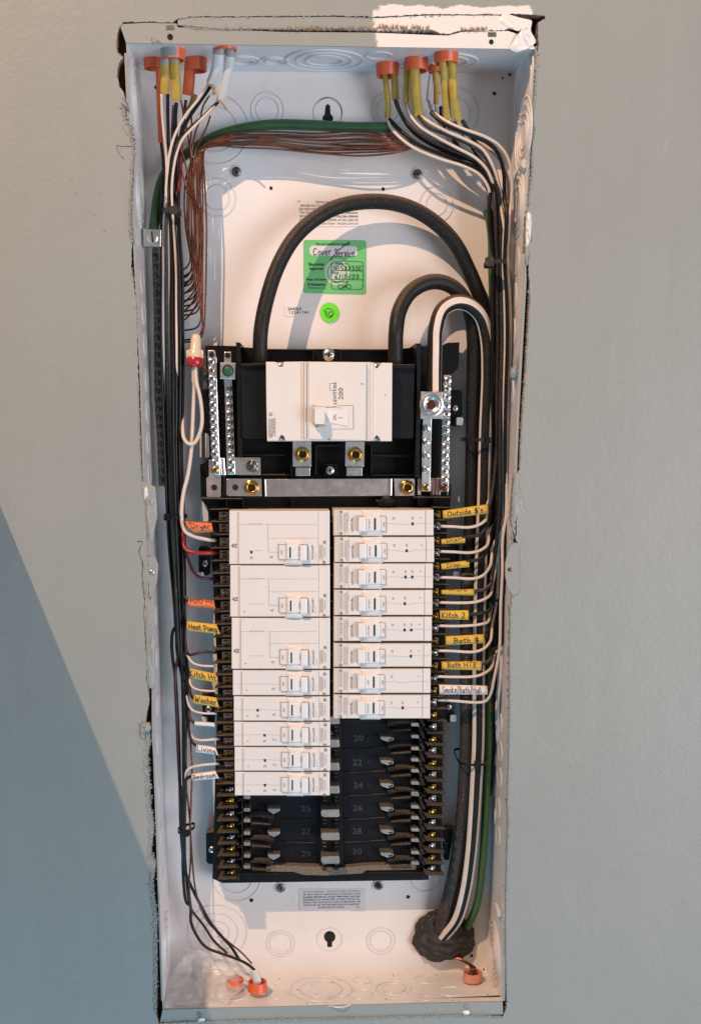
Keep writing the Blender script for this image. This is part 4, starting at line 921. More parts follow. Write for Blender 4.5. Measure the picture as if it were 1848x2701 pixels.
ob('lug_ring', lathe_bm([(0.0115, 0), (.0115, .0012), (.0100, .0016), (.0098, .0004)], P(*q, .0199), (0, -1, 0), 40), 'alu', lg3, smooth=False)
ob('lug_bore', lathe_bm([(.0092, .0002), (.0085, .0018), (.0070, .0020), (.0060, .0006), (0, .0004)], P(*q, .0199), (0, -1, 0), 40), 'steel', lg3, smooth=True)
hxb = [(q[0] + 12.5 * math.cos(a), q[1] + 12.5 * math.sin(a)) for a in [math.pi / 3 * k + .2 for k in range(6)]]; prism('hex_socket', hxb, .0188, .0192, 'copper', lg3, 0)
b4 = bar('neutral_bar', 'long terminal bar crowded with silver screws right of the large lug', cl(6, (1167, 412), (1243, 412), (1232, 900), (1220, 1578), (1142, 1578), (1158, 900)), .040, .012, 'alu', [c(6, 1212 - (y - 470) * .034, y) for y in (470, 552, 636, 720, 803, 885, 966, 1047, 1130, 1212, 1292, 1375, 1456)], rs=11)
screw(*c(6, 1177, 1535), .040, 10.5, b4, 'copper', 'phil')
# ground bar on the left wall, in shade
g = thing('ground_bar', 'long ground bar with dark screws in the shadow along the left side of the box', 'terminal bar', P(*c('L2', 455, 1310), .075))
gl = [(c(3, 350, 200)), c(3, 365, 700), c('L2', 400, 200), c('L2', 430, 700), c('L2', 455, 1315)]
prism('bar', [(x - 9, y) for x, y in gl] + [(x + 9, y) for x, y in gl[::-1]], .070, .08, 'gsteel', g, .0005)
yg = 680
while yg < 1285:
    x = interp([(p[1], p[0]) for p in gl], yg); screw(x, yg, .070, 8, g, 'gsteel', 'slot', depth=.003); yg += 23.4
lg4 = prism('lug', cl(3, (250, 8), (400, 18), (396, 162), (252, 156)), .040, .058, 'alu', g, .0006); screw(*c(3, 326, 84), .040, 15.5, lg4, 'bus', 'slot', 'lug_screw', depth=.002, rot=.15 - .9)
prism('lug_stem', cl(3, (320, 160), (375, 160), (372, 215), (325, 215)), .062, .08, 'gsteel', g, 0)
# ================================================================== main breaker
mb = thing('main_breaker', 'large white 200 amp main breaker with its handle set to ON', 'circuit breaker', P(868, 1164, .02))
cover = [c(5, 800, 295), c(5, 895, 295), c(5, 925, 318), c(5, 930, 355), c(5, 985, 355), c(5, 990, 295), c(5, 1180, 293), c(6, 440, 285), c(6, 480, 290), c(6, 478, 335), c(6, 500, 362), (1000.5, 968), c(6, 560, 290), c(6, 660, 292), c(6, 655, 1075),
         c(6, 540, 1075), c(6, 535, 1030), c(6, 503, 1003), c(6, 475, 1030), c(6, 478, 1070), c(6, 440, 1072), c(5, 1000, 1125), c(5, 998, 1070), c(5, 965, 1050), c(5, 930, 1080), c(5, 935, 1125), c(5, 812, 1125), c(5, 805, 700)]
prism('cover', cover, .012, .030, 'bwhite', mb, .0007)
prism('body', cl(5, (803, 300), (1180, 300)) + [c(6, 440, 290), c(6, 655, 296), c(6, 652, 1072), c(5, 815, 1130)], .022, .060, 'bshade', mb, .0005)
prism('raised_cover', [c(5, 1246, 296), c(6, 404, 287), c(6, 400, 1070), c(5, 1246, 1108)], .0085, .0125, 'bwhite', mb, .0008)
prism('groove', cl(5, (1166, 297), (1199, 297), (1197, 1106), (1168, 1106)), .0112, .0125, 'bshade', mb, .0006)
prism('ridge', cl(5, (1203, 297), (1222, 297), (1222, 1106), (1203, 1106)), .0098, .0125, 'bwhite', mb, .0006)
prism('ridge', cl(6, (441, 288), (470, 290), (465, 1068), (440, 1068)), .0105, .0125, 'bwhite', mb, .0008)
for n_, x, y in ((5, 958, 342), (5, 966, 1086), (6, 507, 332), (6, 503, 1032)): screw(*c(n_, x, y), .0205, 8.5, mb, 'steel', 'combo')
# handle well and toggle
prism('handle_well', rbox(cl(5, (1285, 752), (1300, 750), (1440, 775)) + cl(6, (20, 738), (120, 718), (270, 718), (273, 945), (60, 950)) + cl(5, (1400, 962), (1290, 955)), 3), .0075, .0086, 'bwhite', mb, .0004)
prism('handle_plate', rbox([c(5, 1440, 835), c(6, 30, 765), c(6, 222, 762), c(6, 220, 925), c(5, 1450, 930)], 2), .0066, .0077, 'toggle', mb, .0004)
prism('toggle', rbox(cl(5, (1312, 788), (1412, 788), (1412, 952), (1312, 948)), 3), -.004, .008, 'toggle', mb, .0010)
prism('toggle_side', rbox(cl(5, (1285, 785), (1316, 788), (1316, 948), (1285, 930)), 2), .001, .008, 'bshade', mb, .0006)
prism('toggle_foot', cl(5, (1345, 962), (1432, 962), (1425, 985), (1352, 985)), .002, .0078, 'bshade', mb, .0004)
bm = bmesh.new()
put_line(bm, cl(6, (0, 740), (60, 732), (120, 720), (268, 717), (270, 800), (272, 945)), 1.0, .0074)
put_line(bm, cl(5, (1285, 785), (1290, 752), (1380, 765), (1590, 780)), .9, .0074)
put_line(bm, cl(6, (404, 300), (400, 1066)), 1.0, .0084)
put_text(bm, 'LEVITON.', *c(6, 87, 592), 57, 9, .0082, 90, .012); put_text(bm, '200', *c(6, 146, 600), 30, 12.5, .0082, 90, .006); put_text(bm, 'T', *c(6, 362, 502), 5.5, 8, .0082, 90)
put_line(bm, cl(6, (75, 498), (37, 498), (37, 568), (75, 568)), .8, .0082)
put_text(bm, 'ON', *c(6, 85, 838), 14.5, 9.5, .0064, 90); put_line(bm, cl(6, (120, 840), (160, 840)), 1.4, .0064); put_line(bm, cl(6, (590, 604), (592, 622)), 1.6, .0118)
put_text(bm, 'F', *c(5, 1465, 1106), 6, 5, .0082, 90)
ob('lettering', bm, 'print', mb)
bm = bmesh.new(); p0, p1 = c(5, 826, 885), c(5, 903, 1085); micro(bm, *p0, *p1, .0118, 6, True, 5)
for yy_ in (845, 1072): q = c(5, 848, yy_); put_line(bm, [(q[0] + 4 * math.cos(a), q[1] + 4.5 * math.sin(a)) for a in [i * .6 for i in range(10)]], 1.1, .0118); put_line(bm, [(q[0] - 2, q[1] + 3), (q[0] + 6, q[1] - 3)], 1.0, .0118)
ob('fine_print', bm, 'print', mb, kind='stuff')
# ================================================================== branch breakers
DB = .022
def saddle(name, x0, x1, y0, y1, d, h, m, parent):
    """smooth raised hump running across the breaker"""
    bm = bmesh.new(); n = 14; rows = []
    for i in range(n + 1):
        u = i / n; hh = h * (math.sin(math.pi * u) ** .6)
        x = lerp(x0, x1, u)
        rows.append([bm.verts.new(P(x, y, d) - Vector((0, hh * e, 0))) for y, e in ((y0 - .5, .0), (y0 + (y1 - y0) * .03, .75), (lerp(y0, y1, .12), 1), (lerp(y0, y1, .88), 1), (y1 - (y1 - y0) * .02, .75), (y1 + 1, .0))])
    for A, B in zip(rows, rows[1:]):
        for j in range(5): bm.faces.new((A[j], B[j], B[j + 1], A[j + 1]))
    return ob(name, bm, m, parent, True)
def mark(bm, x, y, s, d):
    put_line(bm, [(x + s * math.cos(a), y + s * 1.1 * math.sin(a)) for a in [i * .7 for i in range(10)]], 1.3, d); put_line(bm, [(x - s * .4, y - s * .7), (x + s * .9, y + s * .6)], 1.3, d)
def breaker_r(x0, y0, x1, y1, label, amp, sq, handle='OFF/TEST', seed=0):
    w, h = x1 - x0, y1 - y0
    X = lambda u: x0 + w * u
    Y = lambda v: y0 + h * v
    t = thing('branch_breaker', label, 'circuit breaker', P(X(.5), y1, DB), 'branch breakers in the right column')
    y1 -= 1.9
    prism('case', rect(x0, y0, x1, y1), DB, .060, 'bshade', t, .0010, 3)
    prism('label_strip', rect(X(.048), Y(.02), X(.145), y1 - 1), DB - .0009, DB + .001, 'bwhite', t, .0004, 1)
    fpl = prism('face_plate', rect(X(.145), Y(.03), X(.915), y1 - 1), DB - .0016, DB + .001, 'bwhite', t, .0005, 2)
    prism('end_plate', rect(X(.922), Y(.01), x1 - .3, y1 - .5), DB - .0009, DB + .001, 'bwhite', t, .0004, 1)
    d = DB - .0018
    saddle('saddle', X(.275), X(.485), Y(.0), Y(.985), d + .0004, .0032, 'bwhite', t)
    hf = prism('handle_frame', rect(X(.243), Y(.24), X(.525), Y(.82)), d - .0014, d + .001, 'bwhite', t, .0003, 1)
    prism('toggle', rect(X(.247), Y(.27), X(.325), Y(.83)), d - .0062, d, 'toggle', hf, .0012, 2)
    prism('rocker', rect(X(.325), Y(.27), X(.47), Y(.81)), d - .0042, d, 'toggle', hf, .0010, 2)
    prism('indicator', rect(X(.404), Y(.32), X(.424), Y(.76)), d - .0044, d - .004, 'indic', hf, 0)
    bm = bmesh.new(); dd = d - .0016
    fr = [(X(.243), Y(.24)), (X(.33), Y(.24)), (X(.525), Y(.24)), (X(.527), Y(.81)), (X(.33), Y(.81)), (X(.243), Y(.81)), (X(.243), Y(.24))]
    put_line(bm, fr, 1.0, dd)
    put_text(bm, 'LEVITON.', X(.185), Y(.56), h * .52, 6.2, d, 90, .02); put_text(bm, handle, X(.357), Y(.55), h * (.40 if len(handle) > 3 else .2), 5, d - .0044, 90)
    put_text(bm, 'ON', X(.505), Y(.56), h * .17, 5.5, dd, 90)
    put_text(bm, amp, X(.60), Y(.33), h * .10, 5.5, d, 90); put_text(bm, 'T', X(.876), Y(.31), 4.4, 5.4, d, 90)
    mark(bm, X(.073), Y(.09), 3.2, DB - .0012); mark(bm, X(.073), Y(.90), 3.4, DB - .0012)
    for s_, u in sq:
        put_text(bm, s_, X(u), Y(.32), h * .12, 5.2, d, 90); 
    ob('lettering', bm, 'print', t)
    for s_, u in sq: prism('test_light', rect(X(u) - 2.8, Y(.53) - 3.6, X(u) + 2.8, Y(.53) + 3.6), d - .0003, d, 'drk', fpl, 0)
    bm = bmesh.new()
    micro(bm, X(.056), Y(.17), X(.092), Y(.84), DB - .0012, 3, True, seed); micro(bm, X(.10), Y(.1), X(.14), Y(.95), DB - .0012, 3, True, seed + 50)
    put_line(bm, [(X(.535), Y(.52)), (X(.64), Y(.52)), (X(.66), Y(.55)), (X(.78), Y(.55)), (X(.80), Y(.51)), (X(.99), Y(.51))], .6, d)
    put_line(bm, [(X(.155), Y(.2)), (X(.15), Y(.4)), (X(.2), Y(.4))], .5, d)
    ob('fine_print', bm, 'printl', t, kind='stuff')
    return t
RB_ = [(879.3, 1344.5, 1143, 1414.5), (881.4, 1416, 1144.5, 1485), (880.4, 1486, 1141.5, 1554), (880.4, 1556, 1140, 1624.5), (879.8, 1626.5, 1138.5, 1693), (879.5, 1697, 1137.3, 1761), (879.5, 1763.5, 1135.2, 1830), (879.3, 1832.5, 1134.2, 1897.5)]
RI = [('topmost breaker of the right column, wired to the Outside tag', '20', [('GF', .79)], 'OFF/TEST'), ('second breaker down the right column, wired to the short Dish tag', '20', [('AF', .725)], 'OFF/TEST'), ('third breaker down the right column, wired to the Disp tag', '20', [('AF', .722), ('GF', .79)], 'OFF/TEST'),
      ('fourth breaker down the right column, beside the unreadable yellow tag', '20', [('AF', .72)], 'OFF/TEST'), ('fifth breaker down the right column, wired to the Kitch 2 tag', '20', [('AF', .722), ('GF', .79)], 'OFF/TEST'), ('sixth breaker down the right column, beside the Bath outlet tag', '20', [('GF', .79)], 'OFF/TEST'),
      ('breaker beside the Bath HTR tag, the right one with no test light', '20', [], 'OFF'), ('lowest breaker of the right column, wired to the long white tag', '15', [('AF', .715)], 'OFF/TEST')]
for k_, (r_, i_) in enumerate(zip(RB_, RI)): breaker_r(*r_, *i_[:3], i_[3], k_ + 1)
def breaker_l(q, x1, label, amp, sq, two, hv, seed, handle='OFF', up=None):
    """q: left x, top y, bottom y"""
    x0, y0, y1 = q; w, h = x1 - x0, y1 - y0; H1 = 66.0 if not two else 140.0
    X = lambda u: x0 + w * u
    fx = lambda px: x0 + w * (px - 550) / 1000.0       # columns measured on the first breaker
    t = thing('branch_breaker', label, 'circuit breaker', P(X(.5), y1, DB), 'branch breakers in the left column')
    y1 -= 1.9
    prism('case', rect(x0, y0, x1, y1), DB, .060, 'bwhite', t, .0010, 3)
    prism('step', rect(fx(628), y0 + 3, fx(646), y1 - .4), DB - .0006, DB + .001, 'bshade', t, .0003, 1)
    fpl = prism('face_plate', rect(fx(645), y0 + 3.5, fx(1435), y1 - 1), DB - .0016, DB + .001, 'bwhite', t, .0005, 2)
    prism('end_plate', rect(fx(1437), y0 + 2, fx(1520), y1 - .6), DB - .0009, DB + .001, 'bwhite', t, .0004, 1)
    d = DB - .0018; hc = hv; hh = 20.0
    sx0, sx1 = fx(1098), fx(1275)
    saddle('saddle', sx0, sx1, hc - 33, hc + 33 if two else min(hc + 33, y1), d + .0004, .0032, 'bwhite', t)
    hf = prism('handle_frame', rect(fx(1042), hc - hh, fx(1330), hc + hh), d - .0014, d + .001, 'bwhite', t, .0003, 1)
    prism('rocker', rect(fx(1125), hc - hh + 1.5, fx(1255), hc + hh - 1), d - .0042, d, 'toggle', hf, .0010, 2)
    prism('toggle', rect(fx(1252), hc - hh + 3, fx(1322), hc + hh + 3), d - .0062, d, 'toggle', hf, .0012, 2)
    prism('indicator', rect(fx(1148), hc - 13, fx(1164), hc + 15), d - .0044, d - .004, 'indic', hf, 0); prism('indicator_gap', rect(fx(1128), hc - 12, fx(1147), hc + 14), d - .0043, d - .004, 'toggle', hf, 0)
    bm = bmesh.new(); dd = d - .0016
    put_line(bm, [(fx(1042), hc - hh), (fx(1330), hc - hh), (fx(1330), hc + hh), (fx(1240), hc + hh), (fx(1100), hc + hh - 1), (fx(1042), hc + hh - 1), (fx(1042), hc - hh)], 1.0, dd)
    put_line(bm, [(fx(1330), hc - hh), (fx(1330), hc + hh)], 1.6, dd)
    put_text(bm, 'ON', fx(1070), hc, 11, 5.5, dd, -90); put_text(bm, handle, fx(1243), hc, 32 if len(handle) > 3 else 16, 4.6, d - .0044, -90)
    put_text(bm, 'LEVITON.', fx(1378), hc + 1, 39, 5.6, d, -90, .02)
    put_text(bm, amp, fx(970), hc + 13, 9, 6, d, 180)
    for s_, px, py in sq: put_text(bm, s_, fx(px), py + 15, 8, 7, d, 180)
    if handle == 'OFF' or not two: put_text(bm, 'T', fx(690), hc + 16.5, 4.5, 5.4, d, -90)
    mark(bm, fx(1497), hc - 26 if two or y0 < hc - 26 else y0 + 7, 3.2, DB - .0012); mark(bm, fx(1492), hc + 27, 3.4, DB - .0012)
    if two:
        put_text(bm, 'N', fx(612), hc - 17, 9.5, 8.5, DB - .0004, -90, .01); bm.faces.new([bm.verts.new(P(fx(a), hc - 17 + b, DB - .0004)) for a, b in ((570, 0), (592, -5.5), (592, 5.5))])
    ob('lettering', bm, 'print', t)
    for s_, px, py in sq: prism('test_light', rect(fx(px) - 2.7, py - 3.2, fx(px) + 2.7, py + 3.2), d - .0003, d, 'drk', fpl, 0)
    bm = bmesh.new()
    micro(bm, fx(1443), hc - 20, fx(1484), hc + 22, DB - .0012, 4, True, seed); micro(bm, fx(1490), hc - 14, fx(1508), hc + 16, DB - .0012, 1, True, seed + 60)
    put_line(bm, [(fx(1395), hc + 5), (fx(1412), hc + 5), (fx(1412), hc + 18), (fx(1395), hc + 18)], .6, d)
    if two:
        yl = y0 + 36; put_line(bm, [(fx(645), yl), (fx(880), yl)], .6, d); put_line(bm, [(fx(910), yl), (fx(1420), yl)], .6, d)
        put_line(bm, [(fx(935), yl), (fx(938), hc), (fx(1040), hc)], .9, d); put_line(bm, [(fx(935), hc - 36), (fx(1430), hc - 37)], .6, d); put_line(bm, [(fx(735), hc - 4), (fx(880), hc - 4)], .6, d)
        put_line(bm, [(fx(735), yl + 2), (fx(745), yl - 2), (fx(890), yl - 2)], .7, d)
    else: put_line(bm, [(x0 + 2, hc), (fx(800), hc), (fx(840), hc - 1), (fx(1030), hc + 1)], .6, d)
    ob('fine_print', bm, 'printl', t, kind='stuff')
y_ = lambda n_, v: c(n_, 0, v)[1]
X1 = [c(7, 1550, 0)[0], c(7, 1553, 0)[0], c(7, 1555, 0)[0]] + [c(9, v, 0)[0] for v in (1550, 1552, 1555, 1557, 1550)]
breaker_l((c(7, 548, 0)[0], y_(7, 180), y_(7, 720)), X1[0], 'topmost double breaker of the left column, wired to the Dryer tag', '30', [('GF', 770, y_(7, 593))], True, y_(7, 592), 1, 'OFF/TEST')
breaker_l((c(7, 557, 0)[0], y_(7, 724), y_(7, 1245)), X1[1], 'second double breaker of the left column, level with the lower orange tag', '30', [], True, y_(7, 1125), 2)
breaker_l((c(7, 571, 0)[0], y_(7, 1249), y_(9, 327)), X1[2], 'third double breaker of the left column, level with the Heat Pump tag', '20', [], True, y_(9, 204), 3)
LI = [('uppermost single breaker of the left column, beside the Kitch tag, without test light', '20', [], 583, 334, 590, 470), ('single left breaker with a GF test light, beside the Washer tag', '20', [('GF', 800, y_(9, 733))], 592, 596, 845, 728),
      ('single left breaker beside the blank white tag, third from the lowest', '15', [('AF', 868, y_(9, 983))], 595, 850, 1097, 978), ('single left breaker beside the Living tag, second from the lowest', '15', [('AF', 868, y_(9, 1234))], 600, 1102, 1345, 1228),
      ('lowest breaker of the left column, beside the Bedroom tag', '15', [('AF', 868, y_(9, 1481))], 603, 1350, 1592, 1478)]
for k_, (lb, am, sq, xl, ya, yb, hv) in enumerate(LI): breaker_l((c(9, xl, 0)[0], y_(9, ya), y_(9, yb)), X1[3 + k_], lb, am, sq, False, y_(9, hv), 10 + k_)
# narrow dark gap between the two columns has its central pins
for k_ in range(9): prism('pin', rect(871, 1376 + k_ * 70 - 1.5, 877, 1376 + k_ * 70 + 1.5), .040, .064, 'stab', it, .0003, 1)
# ================================================================== terminals and fins
LT = [1360.8, 1392.5, 1429.4, 1462.5, 1496.8, 1529.3, 1564.2, 1597.2, 1631.5, 1663.2, 1696.2, 1730.2, 1765.8, 1796.2, 1830.6, 1861, 1892.6, 1924.3, 1957.4, 1989.1, 2020.8, 2051.1, 2085.5, 2114.1, 2149.3, 2180.8, 2212.2, 2241.1, 2274.3, 2304]
LX = [(1361, 589.4), (1600, 594.5), (1830, 600), (2085, 604), (2304, 609)]
RT = [1356.6, 1388, 1425.8, 1457.2, 1493.4, 1523.3, 1561, 1590.9, 1625.5, 1656.9, 1691.5, 1720.9, 1757, 1790, 1823, 1853, 1887.5, 1917.4, 1952, 1980.3, 2014.9, 2044.8, 2077.8, 2106.5, 2143, 2170.7, 2203.4, 2232.3, 2265, 2292.7]
RX = [(1356, 1151), (1523, 1147.5), (1757, 1144.5), (1950, 1138), (2077, 1138), (2293, 1135.5)]
LFin = [(1361, 552), (1600, 561), (1830, 566), (2085, 570), (2304, 574)]; RFin = [(1356, 1189), (1600, 1184), (1880, 1179), (2170, 1174.5), (2304, 1172)]
dfr, dfl = .034, .062
prism('terminal_bed', [(interp(LFin, y) + 9, y) for y in (1345, 1600, 1830, 2085, 2318)] + [(interp(LX, y) + 20, y) for y in (2318, 2085, 1830, 1600, 1345)], .058, .070, 'black', it, 0)
prism('terminal_bed', [(interp(RX, y) - 16, y) for y in (1345, 1600, 1830, 2085, 2305)] + [(interp(RFin, y) - 10, y) for y in (2305, 2085, 1830, 1600, 1345)], .058, .070, 'black', it, 0)
def fin(side, y):
    low = y > 2070 if side == 'L' else y > 1890
    m = 'blackd' if low else 'finm'
    bm = bmesh.new()
    if side == 'L':
        xo = interp(LFin, y); xi = interp(LX, y) + 14
        pts = [(xo, y - 1.6), (xi, y - 2.6), (xi, y + 1.0), (xo, y + 1.6)]
    else:
        xo = interp(RFin, y); xi = interp(RX, y) - 12
        pts = [(xi, y - 1.6), (xo, y - .8), (xo, y + 1.6), (xi, y + 1.2)]
    w = [P(a, b, dfr) for a, b in pts]
    # plate whose outer edge sweeps back towards the box
    f = [bm.verts.new(v) for v in w]; sx = .0035 if side == 'L' else -.0035
    b = [bm.verts.new((v.x + (sx if ((i in (0, 3)) == (side == 'L')) else 0), dfl, v.z)) for i, v in enumerate(w)]
    bm.faces.new(f); bm.faces.new(b[::-1])
    for i in range(4): bm.faces.new((f[i], b[i], b[(i + 1) % 4], f[(i + 1) % 4]))
    bmesh.ops.bevel(bm, geom=list(bm.faces[0].edges) if False else [e for e in bm.edges if e.verts[0] in f and e.verts[1] in f], offset=.0003, segments=1, affect='EDGES')
    ob('fin', bm, m, it)
for side, T in (('L', LT), ('R', RT)):
    ys = [(a + b) / 2 for a, b in zip(T, T[1:])]; ys = [T[0] - 17] + ys + [T[-1] + 15]
    for k_, y in enumerate(ys): fin(side, y + (1 if side == 'L' else 0))
    for k_, y in enumerate(T):
        x = interp(LX if side == 'L' else RX, y)
        m = ('steel' if k_ % 2 == 0 else 'brass') if side == 'L' else ('brass' if k_ % 2 == 0 else 'steel')
        low = (y > 2070) if side == 'L' else (y > 1860)
        d = .050 if side == 'L' else .046
        if side == 'L' and not low:
            prism('clamp_plate', rect(x - 12, y - 11.5, x + 13, y + 11.5), .050, .058, 'mauve', it, .0004); screw(x + 1, y, .0498, 8.5, it, 'bus' if k_ % 2 == 0 else 'brass', 'phil', depth=.003)
        else:
            s = 8.0 if low else 9.5
            prism('clamp_plate', rect(x - 1, y - s - 1, x + (11 if low else 9), y + s), d + .002, d + .008, 'steel' if k_ % 2 == (0 if side == 'L' else 1) else 'brass', it, .0004); screw(x - 1, y, d + .0018, 8.0, it, m, 'combo', depth=.0035)
        # inner nub and post beside each cell
        if side == 'L' and low: prism('nub', [(x + 13, y + 12), (x + 23, y + 16), (x + 13, y + 19)], .040, .06, 'blackd', it, 0)
        if side == 'R' and low: prism('nub', [(x - 17, y + 9), (x - 5, y + 14), (x - 10, y + 17)], .036, .06, 'blackd', it, 0)
# ------------------------------------------------------------------ empty slots
SL = [(1985, 20), (2012, 22), (2071, 24), (2133, 26), (2193, 28), (2254, 30)]
prism('slot_bed', cl('F', (900, 1900), (1095, 1900), (1100, 2285), (905, 2288)), .060, .066, 'dgrey', it, .0005); prism('slot_bed', cl('F', (655, 2102), (845, 2100), (848, 2285), (660, 2288)), .060, .066, 'dgrey', it, .0005)
prism('bus_housing', cl('F', (846, 1905), (900, 1905), (905, 2292), (842, 2292)), .054, .066, 'black', it, .0006)
bm = bmesh.new()
for s, x, y in (('20', 945, 1947), ('22', 942, 2011), ('24', 944, 2071), ('26', 943, 2131), ('28', 941, 2192), ('30', 942, 2246), ('25', 806, 2132), ('27', 807, 2193), ('29', 807, 2252)): put_text(bm, s, x, y, 25, 17, .0596, 0, .02)
for x, y in ((690, 2131), (689, 2193), (691, 2250)): put_text(bm, 'N', x, y, 9, 8, .0596, 0)
ob('slot_numbers', bm, 'emboss', it)
for x, y in ((946, 1918), (1022, 1950)): pass
for y in (1948, 2010, 2071, 2132, 2193, 2253): prism('peg_hole', rect(968, y - 4, 974, y + 4), .0592, .060, 'drk', it, 0)
for y in (2133, 2194, 2252): prism('peg_hole', rect(768, y - 4, 773, y + 4), .0592, .060, 'drk', it, 0)
for y in (1978, 2040, 2101, 2163, 2223):
    prism('slot_rib', [(900, y + 2), (907, y - 1), (975, y - 3), (978, y - 5), (1020, y - 7), (1020, y - 5), (979, y - 3), (976, y - 1), (908, y + 1), (901, y + 4)], .0575, .060, 'dgrey', it, .0002, 1)
for y in (2162, 2222): prism('slot_rib', [(730, y), (768, y + 1), (828, y + 1), (828, y + 3), (768, y + 3), (730, y + 2)], .0575, .060, 'dgrey', it, .0002, 1)
# arrow shaped hooks
for y in (1948, 2010, 2071, 2133, 2193, 2254):
    prism('hook_stab', [(1002, y - 5), (1026, y - 5), (1038, y - 1), (1037, y + 5), (1022, y + 9), (1004, y + 2)], .045, .062, 'stab', it, .0008, 2)
    prism('hook_slot', [(1024, y + 3), (1035, y), (1035, y + 3), (1025, y + 6)], .0446, .0452, 'drk', it, 0)
for y in (2139, 2200, 2260): prism('hook_stab', [(705, y - 6), (739, y - 6), (738, y), (722, y + 9), (708, y + 1)], .045, .062, 'stab', it, .0008, 2)
# blades and curved guides
for k_, y in enumerate([c(10, 0, v)[1] for v in (735, 835, 935, 1030, 1122, 1225, 1320)] + [c(12, 0, v)[1] for v in (130, 270, 385, 510, 620, 750, 860)]):
    prism('blade', rbox([(1084, y - 4), (1103, y - 4), (1105, y + 5), (1084, y + 4)], 1.5), .044, .064, 'stab', it, .0006, 1)
    prism('post', [(1103, y - 26), (1112, y - 24), (1122, y + 6), (1116, y + 7), (1106, y - 6)], .046, .064, 'blackd', it, .0004, 1)
for y in [c(11, 0, v)[1] for v in (172, 304, 416, 549, 661, 787, 902)]:
    prism('blade', rbox([(643, y - 4.5), (660, y - 5), (660, y + 4.5), (643, y + 4)], 1.5), .044, .064, 'stab', it, .0006, 1)
    prism('post', [(640, y - 22), (637, y - 22), (639, y + 4), (624, y + 10), (628, y + 12), (641, y + 6)], .046, .064, 'blackd', it, .0004, 1)
def arc_guide(x0, x1, y, s):
    pts = [(lerp(x0, x1, i / 10), y - 8 * math.sin(math.pi * (.15 + .6 * i / 10))) for i in range(11)]
    prism('guide', pts + [(a, b + lerp(9, 3, i / 10)) for i, (a, b) in enumerate(pts)][::-1], .046, .063, 'blackd', it, .0006, 1)
    ya = y + 20; prism('guide', [(x0 + s * 12, ya - 4), (x1, ya - 8), (x1, ya - 2), (x0 + s * 8, ya - 1)], .046, .063, 'blackd', it, .0006, 1)
for y in (1911, 1971, 2031, 2090, 2151, 2212, 2272): arc_guide(1022, 1083, y, 1)
for y in (2158, 2218, 2279): arc_guide(722, 662, y, -1)
# centre stabs and little clips
for y in (1901, 1962, 2023, 2084, 2146, 2207, 2269):
    prism('bus_stab', rbox([(848, y - 10), (894, y - 11), (896, y + 6), (894, y + 9), (850, y + 9), (846, y)], 4), .036, .056, 'stab', it, .0016, 2)
for y in (1926, 1988, 2048, 2110, 2171, 2232, 2289):
    for x in (856, 887): 
        prism('clip', rect(x - 6, y - 9, x + 6, y + 9), .050, .056, 'black', it, .0006, 1); prism('clip', rect(x - 6, y + 1, x + 6, y + 6), .047, .052, 'dgrey', it, .0006, 1)
# dusty ledge at the foot of the carrier
prism('ledge', [(702, 2285), (722, 2282), (840, 2286), (900, 2290), (960, 2283), (1080, 2280), (1097, 2282), (1097, 2294), (1028, 2295), (965, 2295), (955, 2304), (860, 2309), (800, 2308), (782, 2302), (775, 2299), (702, 2299)], .050, .066, 'tanledge' if 'tanledge' in M else 'blackd', it, .0003)
b_ = [(587, 2328)] + [(590 + i * 12, 2327 + (2 if i % 2 else 0) - i * .16) for i in range(46)] + [(1130, 2318), (1130, 2300), (590, 2306)]
prism('foot_rail', b_, .056, .082, 'black', it, .0003)
# ================================================================== heavy service cables
def F3(*p): return [q for q in p]
def D3(*p): return [(x * K, y * K, d) for x, y, d in p]
def cable(name, label, pts, r, m, group=None, stripes=(), wob=0.0, seed=0, n=20, dusty=None):
    ln = path(pts, wob)
    t = thing(name, label, 'cable', ln[-1], group)
    bm = tube_bm(ln, r, n)
    o = ob('jacket', bm, m, t, smooth=True)
    for (a0, a1) in stripes: ob('stripe', tube_bm(ln, r * 1.03, 5, a=(a0, a1)), 'stripe', t, smooth=True)
    if dusty:
        i0 = int(len(ln) * dusty); ob('dusty_end', tube_bm(ln[i0:], r * 1.015, n), 'cabled', t, smooth=True)
    return t
cable('service_cable', 'thick black cable making the largest arc over the green sticker into the main breaker',
      D3((590, 845, .046), (590, 800, .042), (592, 750, .040), (604, 685, .042), (628, 610, .046), (664, 545, .052), (710, 500, .058), (770, 468, .062), (850, 457, .064), (920, 468, .064), (980, 500, .064), (1030, 550, .064), (1064, 615, .066), (1090, 680, .070), (1108, 750, .076), (1112, 860, .076), (1108, 1000, .076), (1104, 1150, .077), (1100, 1300, .077), (1092, 1500, .077), (1082, 1700, .078), (1068, 1900, .078), (1045, 2060, .080), (1015, 2130, .086)), .0072, 'cable', dusty=.80)
cable('service_cable', 'thick black cable making the smaller inner arc into the right of the main breaker',
      D3((897, 850, .046), (897, 800, .042), (898, 755, .040), (906, 705, .044), (932, 662, .050), (975, 640, .056), (1015, 645, .060), (1048, 672, .062), (1068, 715, .064), (1075, 780, .066), (1074, 860, .066), (1072, 1000, .066), (1068, 1190, .064), (1062, 1300, .062), (1059, 1500, .062), (1058, 1680, .062), (1054, 1780, .062), (1048, 1860, .062), (1038, 1940, .063), (1022, 2020, .066), (1003, 2090, .074), (990, 2140, .086)), .0074, 'cable', dusty=.62)
S1a = lambda s: interp([(0, -.15), (.12, -.1), (.25, .15), (.4, .55), (.55, .62), (.8, .62), (1, .55)], s)
